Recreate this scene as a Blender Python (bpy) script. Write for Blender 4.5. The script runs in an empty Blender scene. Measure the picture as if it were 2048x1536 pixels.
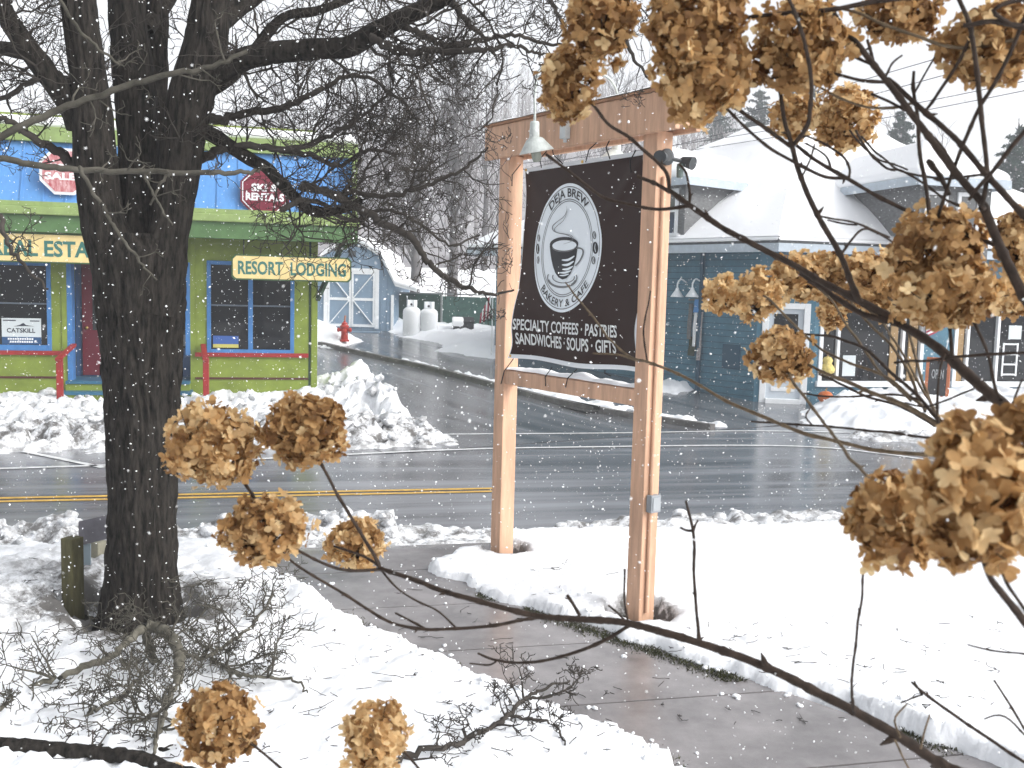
import bpy, math, random
import numpy as np
from mathutils import Vector, Matrix

# ------------------------------------------------------------------ scene, camera, light
scene = bpy.context.scene
COL = scene.collection
F_PX, CX, CY = 2000.0, 1024.0, 768.0          # focal length and centre, in pixels of a 2048 wide frame
PITCH, ROLL, CAM_Z = math.radians(5.5), math.radians(1.5), 2.8
C = np.array([0.0, 0.0, CAM_Z])
_f = np.array([0, math.cos(PITCH), -math.sin(PITCH)])
_u0 = np.array([0, math.sin(PITCH), math.cos(PITCH)])
_r0 = np.array([1.0, 0, 0])
_r = math.cos(ROLL) * _r0 + math.sin(ROLL) * _u0
_u = -math.sin(ROLL) * _r0 + math.cos(ROLL) * _u0
cam_data = bpy.data.cameras.new("camera")
cam = bpy.data.objects.new("camera", cam_data)
COL.objects.link(cam)
cam.matrix_world = Matrix(((_r[0], _u[0], -_f[0], C[0]), (_r[1], _u[1], -_f[1], C[1]), (_r[2], _u[2], -_f[2], C[2]), (0, 0, 0, 1)))
cam_data.sensor_width = 36.0
cam_data.lens = 36.0 * F_PX / 2048.0
cam_data.clip_start, cam_data.clip_end = 0.05, 2000.0
cam_data.dof.use_dof = True
cam_data.dof.focus_distance = 8.0
cam_data.dof.aperture_fstop = 9.5
scene.camera = cam

SUN_EL, SUN_AZ = math.radians(34), math.radians(112)
world = bpy.data.worlds.new("World")
scene.world = world
world.use_nodes = True
wn = world.node_tree
wn.nodes.clear()
sky = wn.nodes.new("ShaderNodeTexSky")
sky.sky_type = 'NISHITA'
sky.sun_disc = False
sky.sun_elevation, sky.sun_rotation = SUN_EL, SUN_AZ
sky.air_density, sky.dust_density, sky.ozone_density = 1.0, 4.0, 1.0
hsv = wn.nodes.new("ShaderNodeHueSaturation")          # an overcast sky: the blue is grey cloud
hsv.inputs["Saturation"].default_value = 0.14
bg = wn.nodes.new("ShaderNodeBackground")
bg.inputs["Strength"].default_value = 0.15
wo = wn.nodes.new("ShaderNodeOutputWorld")
wn.links.new(sky.outputs[0], hsv.inputs["Color"])
wn.links.new(hsv.outputs[0], bg.inputs[0])
wn.links.new(bg.outputs[0], wo.inputs[0])
sun_d = bpy.data.lights.new("sun", 'SUN')
sun_d.energy = 1.1
sun_d.angle = math.radians(38)
sun_d.color = (1.0, 0.98, 0.95)
sun = bpy.data.objects.new("sun", sun_d)
COL.objects.link(sun)
# sky texture: rotation 0 puts the sun at +Y, turning clockwise seen from above
_sd = Vector((math.sin(SUN_AZ) * math.cos(SUN_EL), math.cos(SUN_AZ) * math.cos(SUN_EL), math.sin(SUN_EL)))
sun.rotation_euler = _sd.to_track_quat('Z', 'Y').to_euler()
scene.view_settings.view_transform = 'Standard'
scene.view_settings.look = 'None'
scene.view_settings.gamma = 1.0
scene.view_settings.exposure = 0.92
scene.cycles.volume_bounces = 2
scene.cycles.max_bounces = 8
scene.cycles.transparent_max_bounces = 12
scene.cycles.use_denoising = True

# ------------------------------------------------------------------ maths helpers
def ray(px, py):
    return _f + _r * ((px - CX) / F_PX) + _u * ((CY - py) / F_PX)

def at(px, py, d):
    """point of the place seen at a pixel of the photograph, d metres ahead (world Y)"""
    v = ray(px, py)
    return C + v * (d / v[1])

def on_plane(px, py, o, n):
    v = ray(px, py)
    return C + v * (np.dot(np.asarray(o) - C, n) / np.dot(v, n))

def sstep(x):
    x = np.clip(x, 0, 1)
    return x * x * (3 - 2 * x)

_lat = np.random.RandomState(7).rand(64, 64, 16)
def vnoise(x, y, z=0.0):
    x, y, z = np.broadcast_arrays(np.asarray(x, float), np.asarray(y, float), np.asarray(z, float))
    xi, yi, zi = np.floor(x).astype(int), np.floor(y).astype(int), np.floor(z).astype(int)
    xf, yf, zf = x - xi, y - yi, z - zi
    xf, yf, zf = [q * q * (3 - 2 * q) for q in (xf, yf, zf)]
    g = lambda a, b, c: _lat[(xi + a) % 64, (yi + b) % 64, (zi + c) % 16]
    r = 0
    for a in (0, 1):
        for b in (0, 1):
            for c in (0, 1):
                r = r + g(a, b, c) * (xf if a else 1 - xf) * (yf if b else 1 - yf) * (zf if c else 1 - zf)
    return r * 2 - 1

def fbm(x, y, z=0.0, o=4, gain=0.5):
    r, a, s = 0, 1.0, 1.0
    for i in range(o):
        r = r + a * vnoise(x * s + 17.3 * i, y * s + 5.1 * i, z * s + 3.7 * i)
        a *= gain
        s *= 2.03
    return r

A13 = math.radians(13)
UR, NR = np.array([math.cos(A13), math.sin(A13)]), np.array([-math.sin(A13), math.cos(A13)])   # along / across the road
LAWN = 0.54
def T(x, y):
    """bare ground height: the lawn, the drop to the road, the side street climbing, the hill"""
    x, y = np.asarray(x, float), np.asarray(y, float)
    t = NR[0] * x + NR[1] * y
    z = LAWN * (1 - sstep((t - 8.3) / 2.3))
    z = z + np.interp(y, [21, 24, 40, 45, 60], [0, .12, 1.15, 1.6, 3.7])
    th = x / np.maximum(y, 1)
    g = np.interp(th, [-.6, -.28, -.14, -.02, .12, .28, .42, .6], [.35, .5, .92, 1.02, 1.0, .62, .4, .35])
    z = z + np.where(y > 60, 27 * sstep((y - 60) / 140.0) * g, 0) + np.where(y > 200, (y - 200) * .02, 0)
    return z

_S = np.concatenate([np.linspace(1.5, 30, 5000), np.linspace(30, 140, 4000)])
def gp(px, py, lift=0.0):
    """ground point seen at a pixel"""
    v = ray(px, py)
    P = C[None] + v[None] * (_S / v[1])[:, None]
    below = P[:, 2] <= T(P[:, 0], P[:, 1]) + lift
    i = int(np.argmax(below)) if below.any() else len(_S) - 1
    p = P[i].copy()
    p[2] = float(T(p[0], p[1])) + lift
    return p

def poly_sd(x, y, poly):
    """signed distance to a polygon, negative inside"""
    d = np.full(x.shape, 1e9)
    inside = np.zeros(x.shape, bool)
    n = len(poly)
    for i in range(n):
        ax, ay = poly[i][:2]
        bx, by = poly[(i + 1) % n][:2]
        ex, ey = bx - ax, by - ay
        h = np.clip(((x - ax) * ex + (y - ay) * ey) / (ex * ex + ey * ey + 1e-12), 0, 1)
        d = np.minimum(d, np.hypot(x - ax - ex * h, y - ay - ey * h))
        c = (ay > y) != (by > y)
        with np.errstate(divide='ignore', invalid='ignore'):
            xc = (bx - ax) * (y - ay) / (by - ay + 1e-15) + ax
        inside ^= c & (x < xc)
    return np.where(inside, -d, d)

# ------------------------------------------------------------------ object helpers
OFF = {}
def link_mesh(name, verts, faces, mat, parent=None, smooth=False, attr=None, bevel=0.0, seg=2):
    off = OFF.get(parent.name, np.zeros(3)) if parent else np.zeros(3)
    v = np.asarray(verts, float).reshape(-1, 3) - off
    me = bpy.data.meshes.new(name)
    if isinstance(faces, np.ndarray):
        k = faces.shape[1]
        me.vertices.add(len(v))
        me.vertices.foreach_set("co", v.astype(np.float32).ravel())
        me.loops.add(faces.size)
        me.loops.foreach_set("vertex_index", faces.astype(np.int32).ravel())
        me.polygons.add(len(faces))
        me.polygons.foreach_set("loop_start", np.arange(0, faces.size, k, dtype=np.int32))
        me.update(calc_edges=True)
    else:
        me.from_pydata([tuple(q) for q in v], [], faces)
        me.update()
    if smooth:
        me.polygons.foreach_set("use_smooth", np.ones(len(me.polygons), bool))
    if attr is not None:
        for an, av in attr.items():
            a = me.attributes.new(an, 'FLOAT', 'POINT')
            a.data.foreach_set("value", np.asarray(av, np.float32).ravel())
    me.materials.append(mat)
    me.validate()
    o = bpy.data.objects.new(name, me)
    COL.objects.link(o)
    if parent:
        o.parent = parent
    OFF[o.name] = off
    if bevel > 0:
        m = o.modifiers.new("bevel", 'BEVEL')
        m.width, m.segments, m.limit_method = bevel, seg, 'ANGLE'
        m.angle_limit = math.radians(40)
        m.harden_normals = False
    return o

def thing(name, loc, label, cat, group=None, kind=None):
    o = bpy.data.objects.new(name, None)
    o.empty_display_size = 0.1
    o.location = tuple(float(q) for q in loc)
    COL.objects.link(o)
    OFF[o.name] = np.asarray(loc, float)
    return tag(o, label, cat, group, kind)

def tag(o, label=None, cat=None, group=None, kind=None):
    if label: o["label"] = label
    if cat: o["category"] = cat
    if group: o["group"] = group
    if kind: o["kind"] = kind
    return o

def dup(root, loc, label=None, rotz=0.0, scale=1.0):
    """a copy of a thing with copies of its parts and sub-parts"""
    r = root.copy()
    COL.objects.link(r)
    r.location = tuple(float(q) for q in loc)
    r.rotation_euler = (0, 0, rotz)
    r.scale = (scale,) * 3
    if label: r["label"] = label
    for ch in list(root.children):
        c = ch.copy()
        COL.objects.link(c)
        c.parent = r
        for g in list(ch.children):
            d = g.copy()
            COL.objects.link(d)
            d.parent = c
    return r

Z3 = np.array([0, 0, 1.0])
class Frame:
    """s along a wall, t out of it towards the viewer, z up"""
    def __init__(self, o, a):
        self.o = np.array([o[0], o[1], 0.0])
        a = np.array([a[0], a[1], 0.0])
        self.a = a / np.linalg.norm(a)
        self.n = np.array([self.a[1], -self.a[0], 0.0])
    def p(self, s, t, z):
        return self.o + self.a * s + self.n * t + Z3 * z
    def sz(self, px, py, t=0.0):
        q = on_plane(px, py, self.o + self.n * t, self.n)
        return float(np.dot(q - self.o, self.a)), float(q[2])

class MB:
    def __init__(self):
        self.v, self.f = [], []
    def add(self, verts, faces):
        b = len(self.v)
        self.v.extend([tuple(map(float, q)) for q in verts])
        self.f.extend([tuple(int(i) + b for i in f) for f in faces])
        return self
    def box(self, fr, s0, s1, t0, t1, z0, z1):
        P = [fr.p(s, t, z) for z in (z0, z1) for t in (t0, t1) for s in (s0, s1)]
        return self.add(P, [(0, 2, 3, 1), (4, 5, 7, 6), (0, 1, 5, 4), (2, 6, 7, 3), (0, 4, 6, 2), (1, 3, 7, 5)])
    def bar(self, p0, p1, w, h, up=Z3):
        p0, p1 = np.asarray(p0, float), np.asarray(p1, float)
        d = p1 - p0
        d /= np.linalg.norm(d)
        sx = np.cross(d, up)
        if np.linalg.norm(sx) < 1e-6: sx = np.array([1.0, 0, 0])
        sx /= np.linalg.norm(sx)
        sy = np.cross(sx, d)
        P = [q + sx * a * w / 2 + sy * b * h / 2 for q in (p0, p1) for a, b in ((-1, -1), (1, -1), (1, 1), (-1, 1))]
        return self.add(P, [(3, 2, 1, 0), (4, 5, 6, 7), (0, 1, 5, 4), (1, 2, 6, 5), (2, 3, 7, 6), (3, 0, 4, 7)])
    def prism(self, pts, vec):
        """polygon of 3-D points pushed along vec"""
        pts = [np.asarray(q, float) for q in pts]
        n = len(pts)
        V = pts + [q + np.asarray(vec) for q in pts]
        F = [tuple(range(n))[::-1], tuple(range(n, 2 * n))]
        F += [(i, (i + 1) % n, n + (i + 1) % n, n + i) for i in range(n)]
        return self.add(V, F)
    def tube(self, pts, rad, sides=6, cap=True):
        v, f = tube_arrays(np.asarray(pts, float), np.asarray(rad, float) * np.ones(len(pts)), sides)
        self.add(v, f)
        if cap:
            b, n = len(self.v) - len(v), len(pts)
            self.f.append(tuple(b + i for i in range(sides))[::-1])
            self.f.append(tuple(b + (n - 1) * sides + i for i in range(sides)))
        return self
    def lathe(self, o, prof, sides=20, axis=Z3):
        """prof: (radius, height) pairs, turned about axis through o"""
        axis = np.asarray(axis, float) / np.linalg.norm(axis)
        x = np.cross(axis, [0.3, 1, 0.2]); x /= np.linalg.norm(x)
        y = np.cross(axis, x)
        V = [np.asarray(o) + axis * h + (x * math.cos(k * 2 * math.pi / sides) + y * math.sin(k * 2 * math.pi / sides)) * r for r, h in prof for k in range(sides)]
        F = [(i * sides + k, i * sides + (k + 1) % sides, (i + 1) * sides + (k + 1) % sides, (i + 1) * sides + k) for i in range(len(prof) - 1) for k in range(sides)]
        F.append(tuple(range(sides))[::-1])
        F.append(tuple((len(prof) - 1) * sides + k for k in range(sides)))
        return self.add(V, F)
    def build(self, name, mat, parent=None, smooth=False, bevel=0.0, seg=2):
        return link_mesh(name, self.v, self.f, mat, parent, smooth, bevel=bevel, seg=seg)

def tube_arrays(P, R, sides):
    n = len(P)
    Tn = np.gradient(P, axis=0)
    Tn /= np.linalg.norm(Tn, axis=1)[:, None] + 1e-12
    up = np.array([0.31, 0.17, 0.93]) if abs(Tn[0][2]) < .85 else np.array([0.95, 0.2, 0.1])
    X = np.cross(Tn, up)
    X /= np.linalg.norm(X, axis=1)[:, None] + 1e-12
    Y = np.cross(Tn, X)
    a = np.arange(sides) * 2 * math.pi / sides
    V = P[:, None] + (X[:, None] * np.cos(a)[None, :, None] + Y[:, None] * np.sin(a)[None, :, None]) * R[:, None, None]
    i, k = np.meshgrid(np.arange(n - 1), np.arange(sides), indexing='ij')
    k2 = (k + 1) % sides
    F = np.stack([i * sides + k, i * sides + k2, (i + 1) * sides + k2, (i + 1) * sides + k], -1).reshape(-1, 4)
    return V.reshape(-1, 3), F

def tubes_mesh(name, lines, mat, parent=None, sides=4, attr=None):
    vs, fs, b = [], [], 0
    for P, R in lines:
        v, f = tube_arrays(np.asarray(P, float), np.asarray(R, float), sides)
        vs.append(v); fs.append(f + b); b += len(v)
    return link_mesh(name, np.concatenate(vs), np.concatenate(fs), mat, parent, smooth=True)

def smooth_line(pts, per=4):
    """Catmull-Rom through the points (any dimension)"""
    P = np.asarray(pts, float)
    Q = np.vstack([2 * P[0] - P[1], P, 2 * P[-1] - P[-2]])
    out = []
    for i in range(1, len(Q) - 2):
        for u in np.arange(per) / per:
            a, b, c, d = Q[i - 1], Q[i], Q[i + 1], Q[i + 2]
            out.append(.5 * (2 * b + (c - a) * u + (2 * a - 5 * b + 4 * c - d) * u * u + (3 * b - a - 3 * c + d) * u ** 3))
    out.append(P[-1])
    return np.array(out)

def text_flat(s, bold=0.0, spacing=1.0):
    """outline of the words as (verts 2-D, faces), x from 0, capital height 1"""
    cu = bpy.data.curves.new("words", 'FONT')
    cu.body = s
    cu.offset = bold
    cu.space_character = spacing
    cu.resolution_u = 3
    o = bpy.data.objects.new("words", cu)
    COL.objects.link(o)
    dg = bpy.context.evaluated_depsgraph_get()
    dg.update()
    ev = o.evaluated_get(dg)
    me = ev.to_mesh()
    V = np.array([v.co[:2] for v in me.vertices])
    Fc = [tuple(p.vertices) for p in me.polygons]
    ev.to_mesh_clear()
    bpy.data.objects.remove(o)
    bpy.data.curves.remove(cu)
    V[:, 0] -= V[:, 0].min()
    return V / 0.729, Fc

def words_on(fr, s, s0, s1, z0, z1, t, mat, name, parent, bold=0.012, thick=0.006, zr=None):
    """words on a wall frame between s0..s1, z0..z1, as raised letters"""
    V, Fc = text_flat(s, bold)
    w, h = V[:, 0].max(), 1.0
    P = [fr.p(s0 + (s1 - s0) * x / w, t, z0 + (z1 - z0) * y / h + ((zr or 0) * x / w)) for x, y in V]
    m = MB()
    m.add(P, Fc)
    return m.build(name, mat, parent)

# ------------------------------------------------------------------ materials
MATS = {}
def mat(name, color, rough=0.6, noise=None, spec=0.3, metal=0.0, bump=0.0, bscale=40.0, var=0.0, vscale=6.0, stretch=(1, 1, 1), col2=None, trans=0.0):
    if name in MATS: return MATS[name]
    m = bpy.data.materials.new(name)
    m.use_nodes = True
    nt = m.node_tree
    b = nt.nodes["Principled BSDF"]
    b.inputs["Base Color"].default_value = (*color, 1)
    b.inputs["Roughness"].default_value = rough
    b.inputs["Metallic"].default_value = metal
    b.inputs["Specular IOR Level"].default_value = spec
    tc = nt.nodes.new("ShaderNodeTexCoord")
    mp = nt.nodes.new("ShaderNodeMapping")
    mp.inputs["Scale"].default_value = stretch
    nt.links.new(tc.outputs["Object"], mp.inputs["Vector"])
    if var > 0 or col2:
        n = nt.nodes.new("ShaderNodeTexNoise")
        n.inputs["Scale"].default_value = vscale
        n.inputs["Detail"].default_value = 6
        n.inputs["Roughness"].default_value = 0.65
        nt.links.new(mp.outputs[0], n.inputs["Vector"])
        r = nt.nodes.new("ShaderNodeValToRGB")
        c2 = col2 or tuple(q * (1 - var) for q in color)
        c1 = color if col2 else tuple(min(1, q * (1 + var)) for q in color)
        r.color_ramp.elements[0].position, r.color_ramp.elements[1].position = 0.34, 0.66
        r.color_ramp.elements[0].color = (*c2, 1)
        r.color_ramp.elements[1].color = (*c1, 1)
        nt.links.new(n.outputs["Fac"], r.inputs[0])
        nt.links.new(r.outputs[0], b.inputs["Base Color"])
    if bump > 0:
        n2 = nt.nodes.new("ShaderNodeTexNoise")
        n2.inputs["Scale"].default_value = bscale
        n2.inputs["Detail"].default_value = 5
        nt.links.new(mp.outputs[0], n2.inputs["Vector"])
        bp = nt.nodes.new("ShaderNodeBump")
        bp.inputs["Strength"].default_value = bump
        bp.inputs["Distance"].default_value = 0.01
        nt.links.new(n2.outputs["Fac"], bp.inputs["Height"])
        nt.links.new(bp.outputs[0], b.inputs["Normal"])
    MATS[name] = m
    return m

def mat_snow(name="snow", dirty=True):
    m = mat(name, (.86, .88, .91), rough=.55, spec=.25, bump=.9, bscale=22)
    if dirty:
        nt = m.node_tree
        b = nt.nodes["Principled BSDF"]
        at_ = nt.nodes.new("ShaderNodeAttribute"); at_.attribute_name = "dirt"
        tc = nt.nodes.new("ShaderNodeTexCoord")
        n = nt.nodes.new("ShaderNodeTexNoise"); n.inputs["Scale"].default_value = 5.0; n.inputs["Detail"].default_value = 8; n.inputs["Roughness"].default_value = .75
        nt.links.new(tc.outputs["Object"], n.inputs["Vector"])
        mr = nt.nodes.new("ShaderNodeMapRange"); mr.inputs[1].default_value = .40; mr.inputs[2].default_value = .58
        nt.links.new(n.outputs["Fac"], mr.inputs[0])
        mu = nt.nodes.new("ShaderNodeMath"); mu.operation = 'MULTIPLY'
        nt.links.new(at_.outputs["Fac"], mu.inputs[0]); nt.links.new(mr.outputs[0], mu.inputs[1])
        mx = nt.nodes.new("ShaderNodeMix"); mx.data_type = 'RGBA'
        mx.inputs[6].default_value = (.86, .88, .91, 1); mx.inputs[7].default_value = (.12, .115, .11, 1)
        nt.links.new(mu.outputs[0], mx.inputs["Factor"]); nt.links.new(mx.outputs[2], b.inputs["Base Color"])
    return m

def mat_asphalt(name, base, streak_angle, rough=(.22, .5)):
    m = mat(name, base, rough=.35, spec=.7, bump=.06, bscale=120)
    nt = m.node_tree
    b = nt.nodes["Principled BSDF"]
    tc = nt.nodes.new("ShaderNodeTexCoord")
    mp = nt.nodes.new("ShaderNodeMapping")
    mp.inputs["Rotation"].default_value = (0, 0, -streak_angle)
    mp2 = nt.nodes.new("ShaderNodeMapping"); mp2.inputs["Scale"].default_value = (.10, 1.6, 1)
    nt.links.new(tc.outputs["Object"], mp.inputs["Vector"]); nt.links.new(mp.outputs[0], mp2.inputs["Vector"])
    n = nt.nodes.new("ShaderNodeTexNoise"); n.inputs["Scale"].default_value = 1.1; n.inputs["Detail"].default_value = 3; n.inputs["Roughness"].default_value = .6
    nt.links.new(mp2.outputs[0], n.inputs["Vector"])
    mr = nt.nodes.new("ShaderNodeMapRange"); mr.inputs[1].default_value = .35; mr.inputs[2].default_value = .65
    mr.inputs[3].default_value, mr.inputs[4].default_value = rough
    nt.links.new(n.outputs["Fac"], mr.inputs[0]); nt.links.new(mr.outputs[0], b.inputs["Roughness"])
    r = nt.nodes.new("ShaderNodeValToRGB")
    r.color_ramp.elements[0].position, r.color_ramp.elements[1].position = .35, .68
    r.color_ramp.elements[0].color = (*[q * .6 for q in base], 1)
    r.color_ramp.elements[1].color = (*[q * 1.35 for q in base], 1)
    nt.links.new(n.outputs["Fac"], r.inputs[0]); nt.links.new(r.outputs[0], b.inputs["Base Color"])
    return m

SNOW = mat_snow()
CLEAN = mat("clean_snow", (.88, .89, .91), rough=.6, spec=.2, bump=.25, bscale=9)
ASPH = mat_asphalt("wet_asphalt", (.165, .172, .187), A13, (.12, .27))
ASPH2 = mat_asphalt("wet_asphalt_side", (.13, .135, .145), math.radians(122), (.10, .26))
CONC = mat("wet_concrete", (.20, .188, .19), rough=.22, spec=.6, var=.32, vscale=2.2, bump=.12, bscale=90)
EARTH = mat("earth_grass", (.035, .035, .018), rough=.9, col2=(.018, .016, .012), vscale=14, bump=.8, bscale=60)
WHITEP = mat("white_road_paint", (.62, .63, .64), rough=.5, var=.25, vscale=8)
YELLOWP = mat("yellow_road_paint", (.55, .33, .055), rough=.5, var=.25, vscale=8)
# ------------------------------------------------------------------ ground, road, side street, sidewalk, snow
def grid_mesh(name, xs, ys, zf, mat_, kind, attr=None, keep=None, label=None, smooth=True):
    X, Y = np.meshgrid(xs, ys)
    Zr = zf(X, Y)
    V = np.stack([X, Y, Zr], -1).reshape(-1, 3)
    nx, ny = len(xs), len(ys)
    i, j = np.meshgrid(np.arange(ny - 1), np.arange(nx - 1), indexing='ij')
    F = np.stack([i * nx + j, i * nx + j + 1, (i + 1) * nx + j + 1, (i + 1) * nx + j], -1).reshape(-1, 4)
    at_ = {k: a(X, Y).ravel() for k, a in (attr or {}).items()}
    if keep is not None:
        kq = keep.reshape(-1) if isinstance(keep, np.ndarray) else keep(X, Y).ravel()
        F = F[kq[F].any(1)]
        used = np.zeros(len(V), bool); used[F.ravel()] = True
        idx = np.cumsum(used) - 1
        V, F = V[used], idx[F]
        at_ = {k: a[used] for k, a in at_.items()}
    o = link_mesh(name, V, F, mat_, None, smooth, attr=at_)
    return tag(o, label, None, None, kind)

gx = np.unique(np.concatenate([np.linspace(-420, -40, 39), np.linspace(-40, 40, 161), np.linspace(40, 420, 39)]))
gy = np.unique(np.concatenate([np.linspace(-60, 0, 13), np.linspace(0, 64, 257), np.linspace(64, 220, 79), np.linspace(220, 900, 35)]))
grid_mesh("ground", gx, gy, lambda x, y: T(x, y) - .06, EARTH, "structure")

def along(s, t, z=0.0):
    return np.array([UR[0] * s + NR[0] * t, UR[1] * s + NR[1] * t, z])

def strip(name, t0, t1, s0, s1, z, m, kind="structure", n=24, parent=None):
    S = np.linspace(s0, s1, n)
    V, Fc = [], []
    for s in S:
        V += [along(s, t0, z), along(s, t1, z)]
    for i in range(n - 1):
        Fc.append((2 * i, 2 * i + 2, 2 * i + 3, 2 * i + 1))
    o = link_mesh(name, V, Fc, m, parent)
    return tag(o, kind=kind) if kind else o

strip("road", 9.6, 20.5, -120, 120, .004, ASPH)
SD = math.radians(122)                                     # the side street runs this way
SU, SN = np.array([math.cos(SD), math.sin(SD)]), np.array([math.sin(SD), -math.cos(SD)])
def street_pt(k, w):
    p0 = gp(1240, 835)[:2]
    q = p0 + SU * k + SN * w
    return q
V, Fc = [], []
ks, ws = np.linspace(-2.2, 34, 60), np.linspace(-6.6, 5.4, 12)
for k in ks:
    for w in ws:
        q = street_pt(k, w)
        V.append((q[0], q[1], float(T(q[0], q[1])) + .010))
nw = len(ws)
for i in range(len(ks) - 1):
    for j in range(nw - 1):
        Fc.append((i * nw + j, i * nw + j + 1, (i + 1) * nw + j + 1, (i + 1) * nw + j))
tag(link_mesh("side_street", V, Fc, ASPH2, smooth=True), kind="structure")

# painted lines: double yellow, white edge line, stop line, corner line
def ground_line(name, pts, width, m, z=.016):
    P = smooth_line([gp(*q)[:2] if len(q) == 2 and abs(q[0]) > 30 else q for q in pts], 6)
    d = np.gradient(P, axis=0); d /= np.linalg.norm(d, axis=1)[:, None]
    nn = np.stack([-d[:, 1], d[:, 0]], 1) * width / 2
    V, Fc = [], []
    for p, o_ in zip(P, nn):
        for sgn in (-1, 1):
            q = p + o_ * sgn
            V.append((q[0], q[1], float(T(q[0], q[1])) + z))
    for i in range(len(P) - 1):
        Fc.append((2 * i, 2 * i + 1, 2 * i + 3, 2 * i + 2))
    return tag(link_mesh(name, V, Fc, m), kind="structure")
ty = float(np.dot(gp(600, 989)[:2], NR))
strip("yellow_line", ty - .15, ty - .05, -60, 2.9, .012, YELLOWP)
strip("yellow_line", ty + .05, ty + .15, -60, 2.9, .012, YELLOWP)
pe = [gp(-300, 948)[:2], gp(60, 937)[:2], gp(400, 925)[:2], gp(900, 901)[:2], gp(1200, 895)[:2], gp(1480, 892)[:2], gp(1640, 896)[:2], gp(1760, 908)[:2], gp(1861, 922)[:2], gp(2000, 944)[:2]]
ground_line("edge_line", pe, .11, WHITEP)
ground_line("edge_line", [(870, 870), (1000, 869), (1250, 867), (1490, 863), (1700, 866)], .10, WHITEP)
ground_line("edge_line", [(40, 903), (120, 919), (206, 937)], .10, WHITEP)

# sidewalk slabs, fitted to its two edges
eL = [gp(*q)[:2] for q in ((1350, 1536), (1000, 1390), (820, 1300), (560, 1165))]
eR = [gp(*q)[:2] for q in ((1900, 1500), (1660, 1420), (1400, 1335), (1110, 1238))]
sdir = (eL[-1] - eL[0]) / np.linalg.norm(eL[-1] - eL[0]) + (eR[-1] - eR[0]) / np.linalg.norm(eR[-1] - eR[0])
sdir /= np.linalg.norm(sdir)
snrm = np.array([sdir[1], -sdir[0]])
wl = float(np.mean([np.dot(q, snrm) for q in eL])) - .05
wr = float(np.mean([np.dot(q, snrm) for q in eR])) + .05
k0 = float(np.dot(gp(1000, 1401)[:2], sdir))
tj = sorted(float(np.dot(gp(*q)[:2], NR)) for q in ((1300, 1400), (1020, 1295), (1830, 1518)))
dt = (tj[2] - tj[0]) / 2
tl = [tj[0] - 3 * dt, tj[0] - 2 * dt, tj[0] - dt] + tj + [tj[2] + k * dt for k in range(1, 6)]
V, Fc = [], []
for ta, tb in zip(tl[:-1], tl[1:]):                        # skewed slabs: the joints run parallel to the road
    ta, tb = ta + .008, tb - .008
    b = len(V)
    ring = [(tt, 0) for tt in np.linspace(ta, tb, 7)] + [(tb, -.05), (ta, -.05)]
    for tt, dz in ring:
        for w in (wl, wr):
            # point on the edge line (snrm.q = w) with NR.q = tt
            q = np.linalg.solve(np.array([snrm, NR]), np.array([w, tt]))
            V.append((q[0], q[1], float(T(q[0], q[1])) + dz))
    for j in range(6):
        Fc.append((b + 2 * j, b + 2 * j + 1, b + 2 * j + 3, b + 2 * j + 2))
    Fc.append((b + 12, b + 13, b + 15, b + 14))
    Fc.append((b + 16, b + 17, b + 1, b))
tag(link_mesh("sidewalk", V, Fc, CONC), kind="structure")
# bare apron where the walk meets the road
ap = [gp(*q) for q in ((330, 1075), (470, 1150), (700, 1172), (930, 1140), (1010, 1120), (1010, 1080))]
xs, ys = np.arange(-5, 1.2, .1), np.arange(6.5, 12.5, .1)
apl = [q[:2] for q in ap]
grid_mesh("pavement", xs, ys, lambda x, y: T(x, y) - .008, CONC, "structure", keep=lambda x, y: poly_sd(x, y, apl) < .25)

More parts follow.
